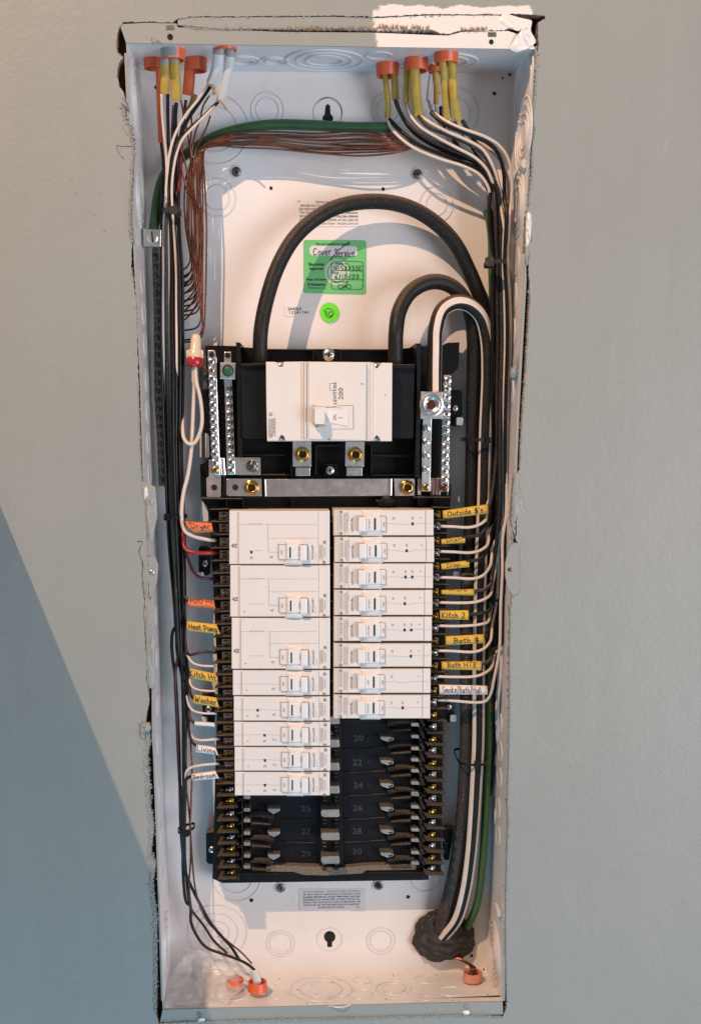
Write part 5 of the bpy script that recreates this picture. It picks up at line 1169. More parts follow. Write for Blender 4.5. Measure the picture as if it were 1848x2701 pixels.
cable('neutral_cable', 'white striped black cable looping tightly down to the big aluminium lug',
      D3((984, 905, .036), (984, 860, .036), (985, 800, .036), (988, 745, .038), (1003, 703, .042), (1032, 686, .046), (1064, 692, .050), (1090, 718, .053), (1103, 765, .055), (1106, 840, .055), (1100, 980, .054), (1095, 1150, .052), (1089, 1300, .050), (1085, 1500, .050), (1084, 1680, .050), (1079, 1780, .050), (1074, 1860, .050), (1067, 1940, .052), (1055, 2020, .056), (1035, 2085, .066), (1004, 2125, .078)), .0072, 'cable', stripes=[(lambda s: -S1a(s) - .42, lambda s: -S1a(s) + interp([(0, .42), (.25, .42), (.5, .15), (1, .15)], s)), (lambda s: interp([(0, 1.2), (.3, 1.1), (.6, .55), (1, .15)], s), lambda s: interp([(0, 1.5), (.3, 1.4), (.5, 1.1), (.75, 1.15), (1, .95)], s))])
cable('ground_cable', 'thick green cable running across the top and down the left side',
      D3((885, 289, .072), (800, 289, .072), (700, 284, .072), (620, 283, .072), (560, 290, .072), (500, 306, .073), (455, 328, .074), (420, 352, .075), (388, 378, .074), (368, 410, .070), (358, 450, .064), (353, 490, .056), (348, 525, .050)), .0048, 'green')
t = cable('ground_cable', 'green insulated cable descending the right side behind the wires into the black putty',
      D3((1103, 478, .084), (1110, 500, .083), (1115, 540, .082), (1116, 600, .080), (1120, 800, .080), (1116, 1000, .078), (1112, 1300, .074), (1110, 1400, .068), (1109, 1500, .062), (1108, 1620, .060), (1104, 1750, .060), (1100, 1860, .058), (1094, 1960, .058), (1082, 2050, .062), (1060, 2105, .076)), .0042, 'green2')
tube('bare_end', D3((352, 505, .052), (348, 530, .050)), .0052, 'gsteel')
bpy.data.objects.remove(bpy.data.objects['bare_end'])
# duct seal ---------------------------------------------------------------
bm = bmesh.new(); ce = P(*c(14, 905, 365), .088)
bmesh.ops.create_icosphere(bm, subdivisions=5, radius=1)
for v in bm.verts:
    q = v.co.copy(); n1 = noise.noise(q * 1.8 + Vector((3, 0, 0))); n2 = noise.noise(q * 4.5); n3 = noise.noise(q * 10)
    s = 1 + .16 * n1 + .07 * n2 + .004 * n3
    up_ = max(0, q.z) ** 1.5 * max(0, -q.x + .25)
    v.co = ce + Vector((q.x * .0365 * s, -(abs(q.y) ** .7) * .015 * (1 + .30 * n2) if q.y < 0 else q.y * .001, q.z * (.0275 + .017 * up_) * s + .001))
tag(ob('duct_seal', bm, 'seal', smooth=True), 'lump of dark grey putty sealing the hole where the thick cables leave', 'duct seal putty')
# ================================================================== bushings and cable jackets
def bushing(px, py, wpx, d, hpx, label, m='orange', upm=1, grp=None):
    """plastic collar hanging from the top (upm 1) or standing on the bottom (-1); (px,py) = centre of its open rim"""
    k = mpp(px, py, d); r = wpx / 2 * k; h = hpx * k; p = P(px, py, d)
    t = thing('bushing', label, 'cable bushing', p, grp)
    ax = (0, 0, upm)
    ob('collar', lathe_bm([(r * .84, h), (r * .84, 0), (r * .88, -.0006), (r * .97, -.0006), (r, 0), (r * 1.0, h * .55), (r * 1.04, h * .6), (r * 1.04, h)], p, ax, 36), m, t, smooth=False)
    for f in t.children[0].data.polygons: f.use_smooth = True
    ob('inner_web', lathe_bm([(r * .84, h * .5), (r * .45, h * .7)], p, ax, 28), m, t)
    return t
TG = 'orange cable bushings in the top of the box'
bushing(*c(2, 428, 478), 59, .058, 34, 'orange bushing leftmost of those along the top right of the box', grp=TG)
bushing(*c(2, 630, 440), 60, .038, 33, 'orange bushing between its two neighbours along the top right of the box', grp=TG)
bushing(*c(2, 836, 388), 62, .018, 32, 'orange bushing nearest the right end of the box top', grp=TG)
bushing(*c(2, 770, 450), 44, .062, 26, 'dim orange bushing half hidden behind the rightmost one', grp=TG)
bushing(*c(1, 332, 425), 50, .050, 32, 'orange bushing leftmost in the top left corner', grp=TG)
t = bushing(*c(1, 470, 365), 62, .018, 33, 'bushing over sprayed with grey wall paint in the top left corner', grp=TG)
p = P(*c(1, 470, 365), .018); k = mpp(*c(1, 470, 365), .018)
ob('paint_overspray', lathe_bm([(31.3 * k, 2 * k), (32.6 * k, 20 * k), (32.8 * k, 34 * k)], p, (0, 0, 1), 24, a0=math.pi * 1.02, a1=math.pi * 1.62), 'paint', t, smooth=True)
bushing(*c(1, 632, 440), 56, .046, 34, 'orange bushing right of the grey painted one in the top left corner', grp=TG)
bushing(*c(1, 838, 300), 58, .012, 20, 'orange bushing holding two white cables near the top left', grp=TG)
BG = 'orange bushings in the floor of the box'
bushing(*c(13, 950, 762), 50, .030, 24, 'orange bushing with a white cable standing on the floor of the box', upm=-1, grp=BG)
bushing(*c(13, 758, 740), 46, .045, 20, 'orange bushing seen through the crumpled plastic at lower left', upm=-1, grp=BG)
t = bushing(*c(14, 1137, 632), 50, .058, 22, 'pinkish orange bushing with strands of bare wire in the lower right corner', m='salmon', upm=-1, grp=BG)
def jacket(pts, wpx, m, label, flat=.62, conds=(), grp=None, name='branch_cable', paint=None):
    w = [P(x, y, d) for x, y, d in pts]; ln = catmull(w, 6); k = mpp(*pts[0])
    bm = bmesh.new(); rings = []
    for i, (p, t_, nn, bb) in enumerate(frames(ln)):
        rings.append([bm.verts.new(p + nn * math.cos(a) * wpx * k / 2 * flat + bb * math.sin(a) * wpx * k / 2) for a in [j * math.pi / 6 for j in range(12)]])
    for A, B in zip(rings, rings[1:]):
        for j in range(12): bm.faces.new((A[j], B[j], B[(j + 1) % 12], A[(j + 1) % 12]))
    bm.faces.new(rings[0][::-1])
    t = thing(name, label, 'cable', ln[-1], grp)
    ob('jacket', bm, m, t, smooth=True)
    if paint:
        bm = bmesh.new(); n2 = max(2, int(len(ln) * paint)); rings = []
        for i, (p, t_, nn, bb) in enumerate(frames(ln[:n2 + 1])): rings.append([bm.verts.new(p + (nn * math.cos(a) * flat + bb * math.sin(a)) * wpx * k / 2 * 1.03) for a in [j * math.pi / 6 for j in range(12)]])
        for A, B in zip(rings, rings[1:]):
            for j in range(12): bm.faces.new((A[j], B[j], B[(j + 1) % 12], A[(j + 1) % 12]))
        ob('paint_overspray', bm, 'paint', t, smooth=True)
    return t
def cc(n_, *pts): return [(*c(n_, x, y), d) for x, y, d in pts]
YG = 'yellow jacketed cables coming through the top right'
J = []
J.append(jacket(cc(2, (405, 430, .060), (420, 560, .062), (432, 680, .066), (428, 770, .070)), 15, 'yellow', 'thin yellow cable at the back of the leftmost top right bushing', grp=YG))
J.append(jacket(cc(2, (472, 410, .055), (478, 520, .058), (485, 640, .062)), 19, 'yellow', 'shorter yellow cable at the front of the leftmost top right bushing', grp=YG))
J.append(jacket(cc(2, (560, 380, .040), (560, 520, .044), (557, 660, .050)), 15, 'yellow', 'narrow yellow cable left inside the middle top right bushing', grp=YG))
J.append(jacket(cc(2, (612, 370, .034), (620, 520, .036), (628, 640, .042), (643, 750, .050)), 28, 'yellow', 'broad yellow cable hanging from the middle top right bushing', grp=YG))
J.append(jacket(cc(2, (762, 440, .060), (770, 560, .062), (768, 670, .064)), 15, 'yellow', 'dim yellow cable behind the rightmost top bushing', grp=YG))
J.append(jacket(cc(2, (808, 340, .018), (820, 460, .022), (832, 600, .030), (850, 775, .042)), 21, 'yellow', 'left one of the two longest yellow cables at top right', grp=YG))
J.append(jacket(cc(2, (872, 340, .018), (882, 480, .022), (890, 620, .028), (922, 785, .040)), 22, 'yellow', 'right one of the two longest yellow cables at top right', grp=YG))
J.append(jacket(cc(2, (735, 470, .062), (722, 560, .064), (712, 655, .066)), 13, 'greyj', 'white jacketed cable left of the rightmost top bushing', grp='white jacketed cables'))
j1 = jacket(cc('L1', (675, 130, .018), (675, 380, .022), (672, 680, .030)), 23, 'yellow', 'left yellow cable below the grey painted bushing', grp='yellow cables at top left', paint=.42)
j2 = jacket(cc('L1', (780, 130, .018), (795, 380, .022), (820, 760, .032)), 28, 'yellow', 'right yellow cable below the grey painted bushing', grp='yellow cables at top left', paint=.38)
jacket(cc('L1', (590, 290, .045), (600, 500, .05), (612, 900, .060), (625, 1280, .070)), 15, 'orangej', 'thin dim orange cable at the far left of the top bundle', grp='orange jacketed cables at top left')
jacket(cc('L1', (985, 290, .046), (975, 480, .048), (955, 700, .052)), 30, 'orangej', 'broad orange cable right of the yellow ones at top left', grp='orange jacketed cables at top left')
jacket(cc('L1', (1040, 690, .06), (1010, 800, .062), (960, 900, .064)), 16, 'tape', 'frayed brown paper filler at the end of the orange cable', grp=None, name='paper_filler')
jacket(cc(1, (790, 270, .012), (785, 340, .014), (770, 440, .020), (735, 540, .030)), 30, 'greyj', 'white cable ending higher of the pair at top left', grp='white jacketed cables', paint=.28)
jacket(cc(1, (868, 270, .012), (862, 380, .016), (838, 520, .024), (800, 660, .034)), 25, 'greyj', 'white cable ending lower of the pair at top left', grp='white jacketed cables', paint=.22)
jacket(cc(1, (722, 530, .028), (745, 545, .026), (755, 610, .028)), 9, 'tape', 'curl of brown paper at the cut end of the upper white cable', name='paper_filler'); jacket(cc(1, (770, 655, .030), (790, 650, .028), (845, 712, .030)), 5, 'tape', 'curl of brown paper at the cut end of the lower white cable', name='paper_filler')
jacket(cc(13, (950, 800, .030), (945, 740, .030), (925, 665, .034)), 23, 'greyj', 'white cable rising out of the orange bushing on the box floor', grp='white jacketed cables')
# strands in the lower right corner
for k_ in range(5):
    tube('bare_wire', cc(14, (965 + k_ * 10, 505, .080), (1040 + k_ * 8, 540, .074), (1105 + k_ * 10, 575 + k_ * 2, .066), (1120 + k_ * 10, 605, .060), (1100 + k_ * 12, 650 + k_ * 4, .058)), .0007, 'copper'); tag(bpy.context.scene.objects[-1] if False else [o for o in COL.objects if o.name.startswith('bare_wire') and 'label' not in o][0], 'thin bare copper strand running from the putty to the corner bushing', 'wire', 'copper strands in the lower right corner')
# ================================================================== wires
def wire(label, pts, r, m, group=None, name='wire', wob=0.0, n=8, rf=None):
    o = tube(name, pts, r, m, None, n, wob, rf); return tag(o, label, 'wire', group)
RW = .00150
cc_ = lambda st: [(*c('L1', x, y), d) for x, y, d in st]
# -- copper grounds
CG = 'bare copper ground wires in the left bundle'
cy = [611, 630, 641, 649, 664, 682, 694, 706, 715, 749, 771, 776]
for i in range(12):
    f = i / 11.0; j = random.uniform(-1, 1)
    sx = [884, 890, 897, 905, 912, 920, 926, 932, 900, 915, 938, 888][i]; yo = [302, 312, 318, 325, 331, 336, 339, 343, 322, 333, 341, 306][i]
    mid = lerp(322, 343, f)
    pts = D3((lerp(886, 936, f) + 8, lerp(288, 330, f) - random.uniform(2, 9), .072), (lerp(882, 930, f), lerp(300, 337, f), .068), (lerp(868, 900, f), lerp(306, 345, f) + j, .065), (820, lerp(300, 351, f) + j * 3, .066 - .0015 * (i % 3)), (720, lerp(303, 349, f) + random.uniform(-2.5, 2.5), .066 - .0015 * (i % 2)), (620, lerp(301, 336, f) + random.uniform(-2.5, 2.5), .066), (540, lerp(304, 332, f) + j * 3, .065), (495, lerp(312, 331, f), .064),
             (466, lerp(326, 338, f), .063), (lerp(437, 462, f), lerp(362, 352, f), .062), (lerp(424, 463, f) + j, 400, .062), (lerp(421, 465, f) + j * 2.5, 460, .062), (lerp(422, 466, f) + random.uniform(-3, 3), 520, .062), (lerp(430, 463, f) + j * 2, cy[i] - 55, .062), (lerp(432, 461, f), cy[i] - 22, .062), (lerp(425, 452, f), cy[i] - 6, .064), (415, cy[i] + 1, .068), (385, cy[i] + 2, .072), (368, cy[i] + 2, .074))
    wire('bare copper ground wire sweeping from the top right down the left side', pts, .00088, 'copper', CG, 'ground_wire', .00015, 7)
for i, st in enumerate((((1220, 705, .034), (1140, 840, .042), (1105, 1000, .050), (1040, 1180, .056), (1010, 1350, .060)), ((1228, 960, .040), (1190, 1080, .050), (1120, 1230, .056), (1050, 1380, .060)), ((870, 770, .034), (900, 930, .044), (940, 1120, .052), (975, 1330, .060)),
                          ((1000, 960, .046), (1000, 1100, .052), (985, 1300, .058), (990, 1420, .060)), ((880, 1380, .056), (920, 1520, .058), (945, 1640, .060), (960, 1750, .061)), ((880, 1620, .056), (915, 1740, .058), (945, 1850, .060)))):
    pts = cc_(st) + D3((lerp(430, 455, i / 5), 480, .062), (lerp(430, 456, i / 5), 560, .062), (lerp(436, 450, i / 5), 610 + i * 14, .062), (415, 628 + i * 20, .068), (385, 632 + i * 20, .072))
    wire('bare copper ground wire dropping from the top left cables into the left bundle', pts, .00088, 'copper', 'bare copper wires from the top left', 'ground_wire', .0006, 7)
# -- right bundle: from the yellow cables, over the shoulder, down the right side
def RBx(y, f):
    tab = [(560, 1287, 1345), (640, 1294, 1340), (686, 1300, 1336), (760, 1296, 1343), (895, 1297, 1346), (1000, 1296, 1342), (1200, 1294, 1340), (1353, 1289, 1342), (1575, 1293, 1330), (1790, 1300, 1320), (1900, 1296, 1312)]
    lo = interp([(a, b) for a, b, c_ in tab], y); hi = interp([(a, c_) for a, b, c_ in tab], y)
    return lerp(lo, hi, f)
RGB = 'black wires in the right bundle'; RGW = 'white wires in the right bundle'
def rwire(start, f, col, d0, y_end, tail=None, lab=None, r=RW, shoulder=0.0):
    pts = list(start)
    ys = [560, 640, 686, 780, 895, 1050, 1200, 1353, 1575, 1700, 1790, 1880]
    for y in ys:
        if y > y_end: break
        d = d0 + (.004 * math.sin(y * .006 + f * 7)); pts.append((RBx(y, f), y, max(.028, d)))
    if tail: pts += tail
    bl = col != 'wirewhite'
    if not lab and LBN: lab = LBN.pop(0)
    wire(lab or ('%s insulated wire curving from a yellow cable down the right side' % ('black' if bl else 'white')), pts, r, col, RGB if bl else RGW, 'circuit_wire', .0003)
# shoulder shapes, crop 2 coordinates
LBN = ['white wire turning in to the topmost right breaker below the Outside tag', 'white wire turning in below the short Dish tag', 'white wire turning in below the Disp tag', 'white wire turning in below the unreadable yellow tag', 'white wire turning in below the Kitch 2 tag', 'white wire turning in below the Bath outlet tag', 'white wire turning in below the Bath HTR tag']
sh = lambda *p: [(*c(2, x, y), d) for x, y, d in p]
W_ = 'wirewhite'; B_ = 'wireblack'
lbl = 'tails'
WE = [(R, e) for R, e in ((0, 0),)]
def tailw(y0, x_out, term_y, x_term=None, up=95, d=.034):
    xt = x_term or interp(RX, term_y) + 14
    return y0, [(x_out - 1, y0 - 14, d + .006), (x_out - 14, y0 + 2, d), (lerp(x_out, xt, .45), lerp(y0, term_y, .82), d - .002), (lerp(x_out, xt, .8), term_y, d), (xt, term_y, d + .004), (xt - 6, term_y, d + .010)]
R3x = lambda x, y: c('R3', x, y)
ends_w = [((715, 0), (160, 130)), ((740, 300), (150, 440)), ((776, 500), (150, 757)), ((757, 970), (140, 1065)), ((728, 1300), (130, 1350)), ((776, 1450), (125, 1655)), ((772, 1860), (110, 1972))]
def wtail(a, b):
    xa, ya = R3x(*a); xb, yb = R3x(*b)
    if ya < yb - 25: mid = [(xa, ya - 22, .044), (xa - 1, ya, .036), (xa - 5, lerp(ya, yb, .45), .033), (xa - 22, lerp(ya, yb, .88), .031), (xa - 48, yb + 3, .031)]
    else: mid = [(xa + 5, ya - 26, .046), (xa - 1, ya, .036), (xa - 16, lerp(ya, yb, .55), .032), (xa - 42, yb - 1, .031)]
    return ya - 30, mid + [(lerp(xa, xb, .75), yb + 1, .033), (xb, yb, .037), (xb - 5, yb, .046)]
starts = [sh((428, 765, .070), (440, 820, .066), (500, 895, .058), (620, 985, .052), (800, 1060, .050), (960, 1110, .048), (1070, 1170, .046), (1130, 1260, .046)),
          sh((560, 655, .052), (580, 740, .050), (650, 830, .046), (760, 900, .044), (900, 975, .042), (1040, 1050, .042), (1120, 1130, .042), (1165, 1230, .044)),
          sh((715, 655, .062), (740, 720, .050), (830, 790, .040), (960, 850, .036), (1100, 900, .034), (1200, 960, .034), (1265, 1050, .034), (1295, 1200, .036), (1290, 1380, .038)),
          sh((640, 745, .050), (720, 800, .044), (850, 870, .040), (990, 930, .038), (1090, 990, .038), (1150, 1080, .038), (1195, 1200, .040)),
          sh((430, 770, .072), (520, 880, .066), (700, 975, .060), (880, 1055, .056), (1020, 1100, .054), (1110, 1190, .052)),
          sh((765, 670, .064), (775, 760, .064), (830, 880, .062), (930, 1000, .058), (1050, 1080, .056), (1130, 1180, .054)),
          sh((850, 780, .042), (870, 860, .050), (950, 960, .054), (1050, 1060, .056), (1120, 1150, .056)),
          sh((915, 790, .040), (950, 860, .046), (1010, 950, .050), (1090, 1050, .052), (1160, 1160, .052))]
wf = [.22, .56, .98, .70, .12, .45, .66, .9]
for i in range(7):
    y0, tl = wtail(*ends_w[i]); rwire(starts[i], wf[i], W_, (.056, .058, .040, .044, .058, .056, .060)[i], y0, tl)
# the last white wire runs outermost and comes back in far down
x8 = [c('R3', x, y) for x, y in ((905, 300), (900, 700), (880, 1100), (870, 1600), (850, 1750), (800, 2000), (760, 2180), (700, 2270), (600, 2290), (420, 2280), (250, 2265), (110, 2260))]
wire('white wire hanging outermost at the right side and turning in to the lowest breaker', starts[7] + [(RBx(y, .86), y, .036) for y in (640, 780, 895, 1050, 1200, 1353)] + [(x, y, d) for (x, y), d in zip(x8, (.034, .033, .032, .031, .031, .031, .031, .031, .031, .033, .035, .040))], .00155, W_, None, 'circuit_wire', .0003)
LBN = ['outermost white wire running on past the tags along the right wall', 'white wire deep in the right bundle running on past the last tag']
# peach long wires seen beyond the bundle
for f, d in ((.93, .052), (.70, .058)):
    rwire(sh((850, 780, .05), (960, 880, .05), (1100, 960, .048), (1210, 1060, .046), (1270, 1200, .046)), f, W_, d, 1900, [(RBx(1900, f) + 4, 1960, .06)])
LBN = ['black wire leading into the Outside tag', 'black wire leading into the short Dish tag', 'black wire leading into the Disp tag', 'black wire leading into the unreadable yellow tag', 'black wire leading into the Kitch 2 tag', 'black wire leading into the tag reading Bath with an outlet mark', 'black wire leading into the Bath HTR tag', 'black wire leading into the long white tag']
# black hots
bs = [sh((480, 640, .062), (500, 700, .058), (560, 800, .054), (680, 900, .050), (860, 985, .048), (1020, 1050, .046), (1110, 1130, .046), (1165, 1250, .046)),
      sh((440, 780, .068), (520, 860, .062), (650, 960, .056), (820, 1030, .054), (960, 1085, .052), (1080, 1140, .050), (1140, 1240, .048)),
      sh((560, 665, .054), (590, 760, .052), (670, 850, .048), (800, 925, .046), (960, 1000, .044), (1080, 1080, .044), (1150, 1190, .044)),
      sh((645, 755, .048), (710, 830, .044), (830, 880, .042), (980, 945, .040), (1090, 1020, .040), (1160, 1130, .040), (1200, 1260, .042)),
      sh((730, 730, .046), (790, 790, .042), (900, 850, .038), (1040, 905, .036), (1150, 960, .036), (1210, 1040, .036), (1240, 1160, .038), (1245, 1330, .040)),
      sh((850, 790, .044), (880, 900, .056), (960, 1020, .060), (1060, 1120, .060), (1130, 1230, .058)),
      sh((950, 785, .042), (1000, 870, .044), (1050, 950, .046), (1120, 1040, .048), (1180, 1150, .048), (1215, 1280, .046)),
      sh((800, 690, .064), (810, 800, .066), (870, 950, .066), (980, 1070, .066), (1080, 1170, .064), (1130, 1280, .062)),
      sh((485, 640, .064), (530, 760, .062), (620, 880, .060), (790, 985, .058), (940, 1050, .056), (1050, 1110, .056), (1120, 1220, .056)),
      sh((900, 800, .046), (970, 900, .058), (1040, 1010, .064), (1110, 1110, .064), (1150, 1220, .062))]
bf = [.30, .02, .42, .52, .82, .14, .90, .22, .08, .62]
bd = [.044, .048, .046, .042, .034, .056, .042, .060, .062, .058]
ends_b = [((700, 20), (628, 2150 - 2150)), ((728, 100), (440, 268)), ((712, 430), (495, 560)), ((752, 850), (550, 925)), ((745, 1160), (486, 1210)), ((700, 1480), (675, 1500)), ((752, 1760), (645, 1812)), ((760, 2050), (710, 2130))]
for i in range(10):
    if i < 8:
        (xa, ya), (xb, yb) = R3x(*ends_b[i][0]), R3x(*ends_b[i][1])
        if i == 0: tl = [(1290, 1330, .036), (1280, 1345, .034)]; y0 = 1310
        else: tl = [(xa + 4, ya - 22, .046), (xa, ya, .038), (lerp(xa, xb, .35), lerp(ya, yb, .75), .034), (xb, yb, .032), (xb - 8, yb + 1, .032)]; y0 = ya - 30
    else: tl = [(RBx(1880, bf[i]), 1960, .07), (1290, 2100, .082)]; y0 = 1880
    rwire(bs[i], bf[i], B_ if i % 3 else 'wiredusty', bd[i], y0, tl, r=.0019)
# -- left bundle
def LBx(y, f):
    tab = [(330, 432, 480), (400, 432, 478), (460, 428, 474), (520, 427, 471), (600, 427, 472), (700, 426, 481), (800, 425, 482), (900, 425, 484), (1000, 428, 484), (1200, 435, 480), (1350, 441, 485), (1450, 447, 487), (1600, 458, 489), (1700, 464, 492), (1800, 465, 498), (1900, 468, 500), (1980, 470, 498), (2100, 474, 496), (2180, 476, 492), (2300, 484, 500), (2380, 494, 512)]
    return lerp(interp([(a, b) for a, b, c_ in tab], y), interp([(a, c_) for a, b, c_ in tab], y), f)
def lwire(f, m, d0, start, ye, tail, lab=None, grp=None, r=RW, y0=430):
    pts = list(start)
    for y in (460, 540, 620, 720, 820, 930, 1050, 1200, 1350, 1450, 1600, 1700, 1800, 1900, 1980, 2100, 2180, 2260):
        if y < y0: continue
        if y > ye: break
        pts.append((LBx(y, f), y, d0 + .003 * math.sin(y * .005 + f * 9) + (.016 * min(1, max(0, (y - 980) / 200)) if m == 'wirewhite' else 0)))
    pts += tail
    nm = {'wirewhite': 'white', 'wirered': 'red', 'wiredark': 'maroon'}.get(m, 'black')
    wire(lab or '%s insulated wire running down inside the left bundle' % nm, pts, r, m, grp or ('%s wires in the left bundle' % nm), 'circuit_wire', .0004)
l1 = lambda *p: cc('L1', *p)
c7t = lambda ya, xa, yb, xb: None
def ltail(n_, a, b, m=None):   # leave the bundle at a, reach terminal b
    (xa, ya), (xb, yb) = c(n_, *a), c(n_, *b)
    return ya - 40, [(xa - 6, ya - 24, .046), (xa, ya, .040), (lerp(xa, xb, .18), lerp(ya, yb, .62), .036), (lerp(xa, xb, .5), lerp(ya, yb, .93), .036), (xb, yb, .038), (xb + 6, yb, .046)]
# starts
sA = l1((635, 690, .034), (640, 900, .040), (660, 1150, .046), (690, 1400, .048), (695, 1700, .046))      # white, from left yellow
sB = l1((710, 690, .034), (710, 900, .042), (715, 1150, .050), (720, 1400, .054), (730, 1700, .056))      # black, from left yellow
sC = l1((1210, 575, .032), (1080, 760, .036), (920, 960, .038), (800, 1180, .040), (735, 1400, .040), (710, 1600, .042), (690, 1900, .044))   # white, upper white cable
sD = l1((1235, 590, .032), (1090, 800, .038), (950, 1010, .042), (850, 1250, .046), (770, 1500, .048), (735, 1800, .048))                 # black of it
sE = l1((1320, 790, .036), (1180, 940, .038), (1040, 1080, .040), (900, 1230, .042), (830, 1380, .044), (790, 1550, .044), (760, 1850, .044))  # white, lower
sF = l1((1330, 780, .036), (1150, 960, .040), (1010, 1080, .042), (880, 1220, .044), (790, 1380, .044), (745, 1600, .046), (720, 1850, .046))  # dusty black, lower
sG = l1((780, 830, .036), (770, 1000, .044), (765, 1200, .052), (790, 1500, .058))                         # white2 from right yellow
sH = l1((815, 800, .036), (800, 1000, .044), (810, 1200, .052), (825, 1500, .056), (820, 1850, .056))       # black
sI = l1((880, 1150, .06), (870, 1400, .060), (860, 1650, .058), (840, 1900, .056))
sJ = l1((630, 1270, .07), (655, 1500, .066), (665, 1750, .06))
sK = l1((930, 760, .056), (900, 1000, .060), (860, 1250, .062), (850, 1600, .060))
B7 = lambda x, y: (7, x, y)
ye, tl = ltail(7, (75, 300), (385, 480)); tl = [(*c(7, 80, 60), .040), (*c(7, 70, 160), .038), (*c(7, 72, 280), .036), (*c(7, 100, 370), .034), (*c(7, 180, 430), .034), (*c(7, 300, 462), .036), (*c(7, 390, 482), .040), (*c(7, 430, 482), .050)]
ye2 = 0
# white wire from the connector to the first breaker (own route)
wn_ = [(*c('L2', 850, 10), .036), (*c('L2', 835, 400), .036), (*c('L2', 820, 750), .036), (*c('L2', 810, 900), .037), (*c('L2', 770, 1180), .038), (*c('L2', 720, 1380), .038), (*c('L2', 695, 1580), .036), (*c('L2', 700, 1750), .036), (*c('L2', 740, 1870), .034), (*c('L2', 850, 1930), .034), (*c('L2', 1000, 1965), .036), (*c('L2', 1075, 1975), .042), (*c('L2', 1110, 1975), .052)]
wire('white wire hanging straight from the tan wire connector to the topmost left breaker', [(*c(3, 672, 1150), .036), (*c(3, 672, 1300), .036)] + wn_, .00195, W_, None, 'circuit_wire')
wire('white wire looping in a U from the tan wire connector back into the bundle', [(*c(3, 685, 1150), .034), (*c(3, 690, 1260), .033), (*c('L2', 880, 60), .032), (*c('L2', 915, 200), .031), (*c('L2', 940, 380), .031), (*c('L2', 940, 560), .031), (*c('L2', 900, 700), .032), (*c('L2', 840, 790), .033), (*c('L2', 775, 790), .034), (*c('L2', 720, 720), .038), (*c('L2', 708, 600), .044), (*c('L2', 712, 400), .050)], .00185, W_, None, 'circuit_wire')
lwire(.02, 'wiredusty', .050, sJ, 1260, [(LBx(1400, .1), 1400, .05), (LBx(1560, .05), 1560, .05)])
y, tl = ltail(9, (145, 205), (385, 292)); lwire(.10, W_, .046, sA, y, tl, 'white wire leaving the left bundle just above the Kitch tag', y0=560, r=.0013)
lwire(.0, B_, .046, sB, 1500, [(460, 1600, .05), (463, 1660, .052)], y0=540)
y, tl = ltail(9, (165, 480), (400, 540)); lwire(.36, W_, .044, sC, y, tl, 'white wire leaving the left bundle between the Kitch and Washer tags', y0=560, r=.0012)
y, tl = ltail(9, (150, 690), (395, 765)); lwire(.70, W_, .044, sE, y, tl, 'white wire leaving the left bundle between the Washer tag and the blank tag', y0=560, r=.0012)
lwire(.25, 'wiredusty', .042, sF, 1700, [(*c('L3', 600, 1300), .05), (*c('L3', 620, 1700), .05), (*c('L3', 650, 2200), .05)], y0=560)
lwire(.55, B_, .044, sD, 2180, [(483, 2300, .056), (492, 2380, .06), (*c(13, 390, 130), .066), (*c(13, 395, 260), .062), (*c(13, 440, 370), .056), (*c(13, 520, 470), .05), (*c(13, 640, 520), .046), (*c(13, 780, 570), .042), (*c(13, 870, 615), .040), (*c(13, 930, 665), .036)], 'black wire running the whole left side to the white cable in the floor bushing', y0=560, r=.0017)
lwire(.66, B_, .046, sH, 2180, [(490, 2300, .056), (*c('L4', 600, 1700), .058), (*c(13, 470, 110), .062), (*c(13, 560, 270), .058), (*c(13, 650, 380), .052), (*c(13, 730, 470), .047), (*c(13, 800, 580), .043)], 'black wire ending against the other just above the floor bushing', y0=560, r=.0018)
lwire(.48, 'wiredark', .048, sG, 2180, [(*c('L4', 560, 1580), .060), (*c('L4', 600, 1950), .062), (*c(13, 400, 160), .064), (*c(13, 500, 290), .06), (*c(13, 580, 410), .054), (*c(13, 700, 525), .046)], 'maroon wire ending loose above the crumpled plastic', y0=560, r=.0015)
lwire(.94, B_, .046, sI, 1500, [(LBx(1560, .96), 1560, .046), (487, 1572, .042), (492, 1580, .040), (500, 1586, .038)], 'black wire leading into the lower orange tag', y0=560)
lwire(.86, 'wiredark', .050, sK, 1340, [(LBx(1420, .95), 1420, .046), (*c(7, 100, 500), .042), (*c(7, 150, 700), .038), (*c(7, 200, 800), .036), (*c(7, 260, 845), .035), (*c(7, 350, 855), .038), (*c(7, 420, 865), .048)], lab='maroon wire turning in to a left terminal below the red wire', grp='maroon wires in the left bundle', y0=560)
lwire(.64, 'wirered', .052, sI, 1300, [(LBx(1390, .9), 1390, .046), (*c(7, 95, 530), .040), (*c(7, 130, 575), .037), (*c(7, 200, 598), .035), (*c(7, 300, 603), .036), (*c(7, 390, 600), .040), (*c(7, 430, 600), .05)], lab='bright red wire turning in to a left terminal below the Dryer tag', grp=None, y0=560, r=.0021)
bpy_last = None
